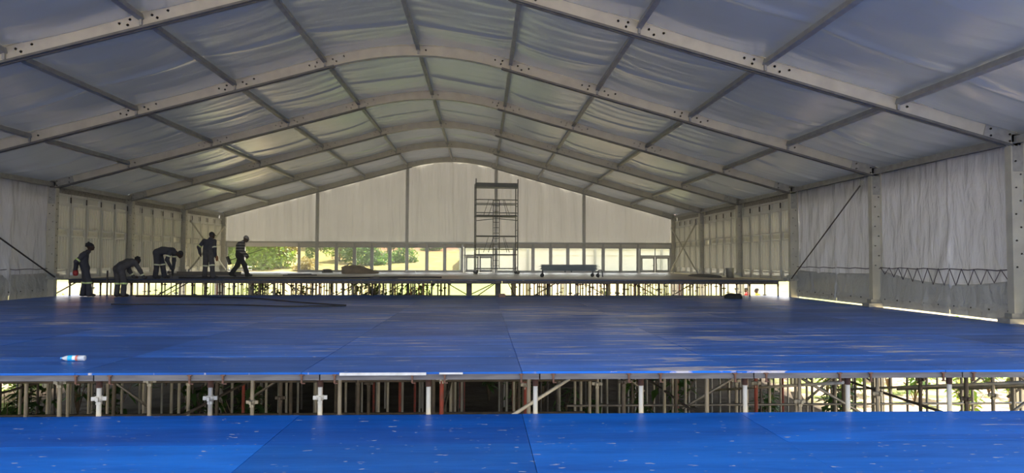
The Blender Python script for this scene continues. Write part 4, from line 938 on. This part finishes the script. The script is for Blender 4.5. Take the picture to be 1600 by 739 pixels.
# ------------------------------------------------------------------ outside: plants, trees, neighbours
def leaves(mb, c, rad, n, size, rnd, mi=0, drop=.3, shell=True):
    for _ in range(n):
        d = Vector((rnd.gauss(0, 1), rnd.gauss(0, 1), rnd.gauss(0, 1))); d.normalize()
        r = rnd.random() ** (.35 if shell else .6)
        p = Vector(c) + Vector((d.x * rad[0] * r, d.y * rad[1] * r, d.z * rad[2] * r))
        a = Vector((rnd.gauss(0, 1), rnd.gauss(0, 1), rnd.gauss(0, .6) - drop)).normalized(); b = a.cross(Vector((rnd.gauss(0, 1), rnd.gauss(0, 1), rnd.gauss(0, 1)))).normalized()
        L_ = size * rnd.uniform(.6, 1.3); W_ = L_ * .5
        mb.add([p - a * L_ / 2, p + b * W_ / 2, p + a * L_ / 2, p - b * W_ / 2], [(0, 1, 2, 3)], mi)
def tree(label, x, y, h, crown, m, seed, trunk=.12, n=1500, size=.28, lean=0.0, name='tree', group='trees on the hillside'):
    rnd = random.Random(seed); z = gh(x, y) - .05; h = max(h - 1.1, h * .72); t = thing(name, label, 'tree', (x, y, z), 0, group)
    top = Vector((lean, 0, h - crown[2])); tk = MB()
    tk.tube([(0, 0, -.2), (lean * .3, .05, top.z * .4), (lean * .8, 0, top.z * .8), top], [trunk, trunk * .8, trunk * .65, trunk * .4], 7)
    tk.build('trunk', M['bark'], t)
    br_ = MB(); fo = MB(); N = 9
    for i in range(N):
        a = 2 * PI * i / N + rnd.uniform(-.3, .3); e = rnd.uniform(-.72, .62)
        c = top + Vector((math.cos(a) * crown[0] * .62, math.sin(a) * crown[1] * .62, e * crown[2]))
        br_.tube([top - Vector((0, 0, crown[2] * .7)), top.lerp(c, .5), c], [trunk * .4, trunk * .25, trunk * .1], 5)
        leaves(fo, c, (crown[0] * .55, crown[1] * .5, crown[2] * .45), int(n * 2.3) // (N + 2), size, rnd)
    leaves(fo, top + Vector((0, 0, crown[2] * .35)), (crown[0] * .5, crown[1] * .5, crown[2] * .6), int(n * 2.0) // (N + 2) * 2, size, rnd)
    br_.build('branches', M['bark'], t); fo.build('foliage', M[m], t, kind='stuff'); return t
# px-derived real positions on the hillside (x, y), height, crown radii
T = [('big bright yellow green tree just outside the open doorway', -16.2, 57, 5.6, (2.3, 2.0, 2.6), 'leafa', .13, 2600, .30),
     ('pale bushy tree at the far left corner of the glazing', -21.5, 62, 5.6, (1.9, 1.9, 2.4), 'leafa', .12, 2400, .30),
     ('bushy yellow green tree behind the striped jersey', -19.4, 66, 6.2, (2.2, 1.9, 2.6), 'leafa', .12, 2200, .30),
     ('slender ochre sapling beside the big yellow green tree', -14.6, 58, 3.9, (1.2, 1.0, 1.1), 'leafd', .05, 600, .26),
     ('dark green round crowned tree right of the open doorway centre', -17.2, 68, 6.0, (1.5, 1.4, 1.7), 'leafc', .09, 1300, .30),
     ('mid green spreading tree seen at the right jamb of the open doorway', -18.0, 78, 6.9, (2.6, 2.0, 1.9), 'leafb', .12, 1600, .34),
     ('mid green tree behind the first window right of the doorway', -15.4, 80, 7.0, (2.0, 2.0, 2.3), 'leafb', .12, 1400, .34),
     ('yellow green tall tree behind the fourth window from the doorway', -10.6, 66, 5.4, (1.9, 1.5, 2.6), 'leafa', .09, 1000, .28),
     ('low deep green round bush tree behind the sixth window', -7.6, 60, 2.9, (1.6, 1.4, 1.3), 'leafb', .08, 1300, .25),
     ('thin green sapling behind the fifth window', -9.6, 62, 4.6, (1.1, 1.0, 1.7), 'leafb', .06, 700, .25),
     ('thin yellow green sapling left of the main gable post', -8.2, 72, 5.8, (1.2, 1.0, 2.0), 'leafa', .06, 700, .28),
     ('small green bush right of the main gable post', -5.4, 62, 2.6, (1.3, 1.1, 1.2), 'leafb', .06, 700, .24),
     ('far pale green tree under the red slope', -6.2, 100, 6.2, (2.0, 1.6, 1.8), 'leafa', .1, 700, .36),
     ('far mid green tree high on the slope', -13, 105, 6.6, (2.6, 2.0, 2.0), 'leafb', .1, 800, .38),
     ('far green tree high above the doorway', -27, 100, 7, (3.2, 2.4, 2.4), 'leafb', .12, 1000, .4),
     ('far dark tree behind the hut', -36, 118, 8, (3.2, 2.6, 2.6), 'leafc', .12, 900, .45),
     ('olive green tree high at the left end of the slope', -31, 84, 7.4, (3.0, 2.4, 2.6), 'leafb', .12, 1300, .38),
     ('yellow green shrub low beside the left railing', -12.4, 55, 1.7, (1.0, .9, .8), 'leafd', .05, 500, .22),
     ('loose pale green tree behind the second and third windows', -11.6, 64, 5.0, (1.8, 1.3, 1.7), 'leafa', .08, 900, .26),
     ('loose yellow green sapling in the slope behind the third window', -12.6, 76, 4.6, (1.5, 1.2, 1.5), 'leafa', .07, 800, .28),
     ('tall loose green tree behind the sixth window', -8.0, 70, 5.6, (1.5, 1.2, 2.0), 'leafb', .08, 900, .28),
     ('low pale shrub on the red slope behind the eighth window', -1.6, 84, 2.0, (1.3, 1.0, .9), 'leafd', .05, 500, .26),
     ('low green shrub on the slope behind the seventh window', -4.0, 78, 2.4, (1.4, 1.0, 1.0), 'leafb', .05, 600, .26),
     ('spindly sapling behind the second window', -12.8, 61, 4.4, (1.0, .8, 1.5), 'leafb', .05, 500, .26)]
for i, (lab, x, y, h, c, m, tr_, n, sz) in enumerate(T): tree(lab, x, y, h, c, m, 50 + i, tr_, n, sz, lean=random.uniform(-.3, .3))

def plant(label, x, y, h, n, m, seed, group, L_=.42, z=None):
    """broad leaved weed: bent stalks, each leaf a folded blade"""
    rnd = random.Random(seed); t = thing('weed_plant', label, 'plant', (x, y, gh(x, y) - .02), 0, group)
    st = MB(); lf = MB()
    for i in range(n):
        a = rnd.uniform(0, 2 * PI); r = rnd.uniform(.1, .55); hh = h * rnd.uniform(.45, 1.0)
        p = Vector((math.cos(a) * r, math.sin(a) * r, hh)); st.tube([(0, 0, 0), (p.x * .4, p.y * .4, hh * .6), p], [.014, .010, .006], 4)
        for k in range(7):
            f = rnd.uniform(.35, 1.0); c = Vector((p.x * f, p.y * f, hh * (f ** .7)))
            d = Vector((rnd.gauss(0, 1), rnd.gauss(0, 1), rnd.uniform(-.5, .5))).normalized(); sd = d.cross(Vector((0, 0, 1))).normalized()
            l = L_ * rnd.uniform(.5, 1.1); w_ = l * .42; dn = Vector((0, 0, -l * .25))
            vs = [c, c + d * l * .4 + sd * w_ / 2, c + d * l * .45 + Vector((0, 0, -.02)), c + d * l * .4 - sd * w_ / 2, c + d * l + dn]
            lf.add(vs, [(0, 1, 2), (0, 2, 3), (1, 4, 2), (2, 4, 3)])
    st.build('stalks', M['bark'], t, kind='stuff'); lf.build('leaves', M[m], t, kind='stuff'); return t
rp = random.Random(4)
for i in range(18): plant('tall dark weed in the bushes outside, left of the middle deck', rp.uniform(-18, -13.4), rp.uniform(15, 27), rp.uniform(1.8, 2.7), 14, 'leafc', 400 + i, 'dark bushes outside, left of the middle deck', .55)
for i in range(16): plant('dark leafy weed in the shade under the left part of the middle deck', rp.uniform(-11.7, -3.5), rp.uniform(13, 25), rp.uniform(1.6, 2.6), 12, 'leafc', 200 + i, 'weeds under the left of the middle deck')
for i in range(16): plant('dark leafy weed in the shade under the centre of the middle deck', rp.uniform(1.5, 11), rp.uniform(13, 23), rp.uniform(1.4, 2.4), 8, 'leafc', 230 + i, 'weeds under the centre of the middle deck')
for i in range(44): plant('sunlit leafy weed outside beyond the right edge of the deck', rp.uniform(13.0, 22), rp.uniform(13, 29), rp.uniform(.9, 2.2), 12, 'leafa' if i % 2 else 'leafb', 260 + i, 'sunlit weeds outside the right wall')
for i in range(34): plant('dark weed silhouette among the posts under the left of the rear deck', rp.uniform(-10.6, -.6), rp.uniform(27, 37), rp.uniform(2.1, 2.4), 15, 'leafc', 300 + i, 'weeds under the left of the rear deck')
for i in range(8): plant('weed among the posts under the right of the rear deck', rp.choice([1.8, 4.4, 5, 8.4, 9.8, 10.6, 11.5]), rp.uniform(27, 37), rp.uniform(1.5, 2.1), 7, 'leafb', 330 + i, 'weeds under the right of the rear deck')
for i in range(26): plant('sunlit weed outside beyond the left edge of the deck', rp.uniform(-24, -13.3), rp.uniform(14, 40), rp.uniform(.8, 2.0), 9, 'leafa' if i % 3 == 0 else 'leafb', 360 + i, 'weeds outside the left wall')

# neighbouring white marquee
mq = thing('white_marquee', 'white marquee outside behind the right half of the glazing', 'marquee', (0, 50, gh(5, 50) - .3))
z0 = gh(5, 50) - .3; he = 2.12 - z0; X0, X1 = .1, 24.9
for k in range(5):
    a = X0 + k * 4.96; mb = MB(); mb.grid(lambda u, v: (a + .05 + 4.86 * u, .03 * nz(u * 9, v * .6, k), (he - .45) * v), 24, 6); mb.build('wall_sheet', M['white'], mq)
    mb = MB(); mb.bar((a + 2.48, 0, he), (a + 2.48, 11, he + 3.1), 4.9, .05); mb.build('roof_sheet', M['white'], mq)
for k in range(6):
    x = X0 + k * 4.96
    MB().box((x, -.12, he / 2), (.14, .14, he)).build('post', M['alud'], mq); mb = MB(); mb.bar((x, -.1, he), (x, 11, he + 3.16), .14, .14); mb.build('rafter', M['alud'], mq)
MB().box(((X0 + X1) / 2, -.1, he - .02), (X1 - X0 + .3, .14, .14)).build('gutter', M['alu'], mq)
MB().box(((X0 + X1) / 2, -.04, he - .28), (X1 - X0, .05, .4)).build('valance', M['white'], mq)
mb = MB(); mb.add([(X0, .02, 0), (X0, 22, 0), (X0, 22, he), (X0, 11, he + 3.1), (X0, .02, he)], [(0, 1, 2, 3, 4)]); mb.add([(X0 + .05, .02, 0), (X0 + .05, 22, 0), (X0 + .05, 22, he), (X0 + .05, 11, he + 3.1), (X0 + .05, .02, he)], [(4, 3, 2, 1, 0)]); mb.build('gable_sheet', M['white'], mq)
# hut with red roof
hu = thing('hut', 'small pale hut with a red roof up on the slope', 'hut', (-29.5, 108, gh(-29.5, 108)), .2)
MB().box((0, 0, 1.1), (2.6, 2.4, 2.4)).build('walls', M['hutwall'], hu); MB().box((0, -1.21, .9), (.7, .05, 1.7)).build('door', M['bark'], hu)
mb = MB()
for s in (-1, 1): mb.bar((0, s * 1.7, 2.2), (0, -s * .03, 3.1), 3.2, .08)
mb.build('roof', M['roofred'], hu)
# railing outside the open doorway
rl = thing('railing', 'low grey metal railing outside the open left doorway', 'railing', (-12.75, 41.0, -1.85))
for k in range(3): MB().tube([(-.75 + k * .75, 0, 0), (-1.6 + k * 1.1, 0, 2.72)], .03, 8).build('post', M['tube'], rl)
for z in (2.3, 2.48, 2.66): MB().tube([(-.85, 0, z), (.85, 0, z)], .022, 8).build('rail', M['tube'], rl)

# dust in the air of the rear half of the marquee
hz = bpy.data.materials.new('dusty_air'); hz.use_nodes = True; ht = hz.node_tree; ht.nodes.clear()
hv = ht.nodes.new('ShaderNodeVolumeScatter'); ho = ht.nodes.new('ShaderNodeOutputMaterial'); hv.inputs['Density'].default_value = .016; hv.inputs['Anisotropy'].default_value = .55
hv.inputs['Color'].default_value = (1, .98, .93, 1)
ht.links.new(hv.outputs[0], ho.inputs['Volume'])
hm = MB().box((0, 30.6, 3.9), (25, 15.6, 6.6)).build('haze', hz); tag(hm, 'thin dusty haze hanging in the air of the rear bays before the glazed end wall', 'haze', kind='stuff')
S.cycles.volume_bounces = 2
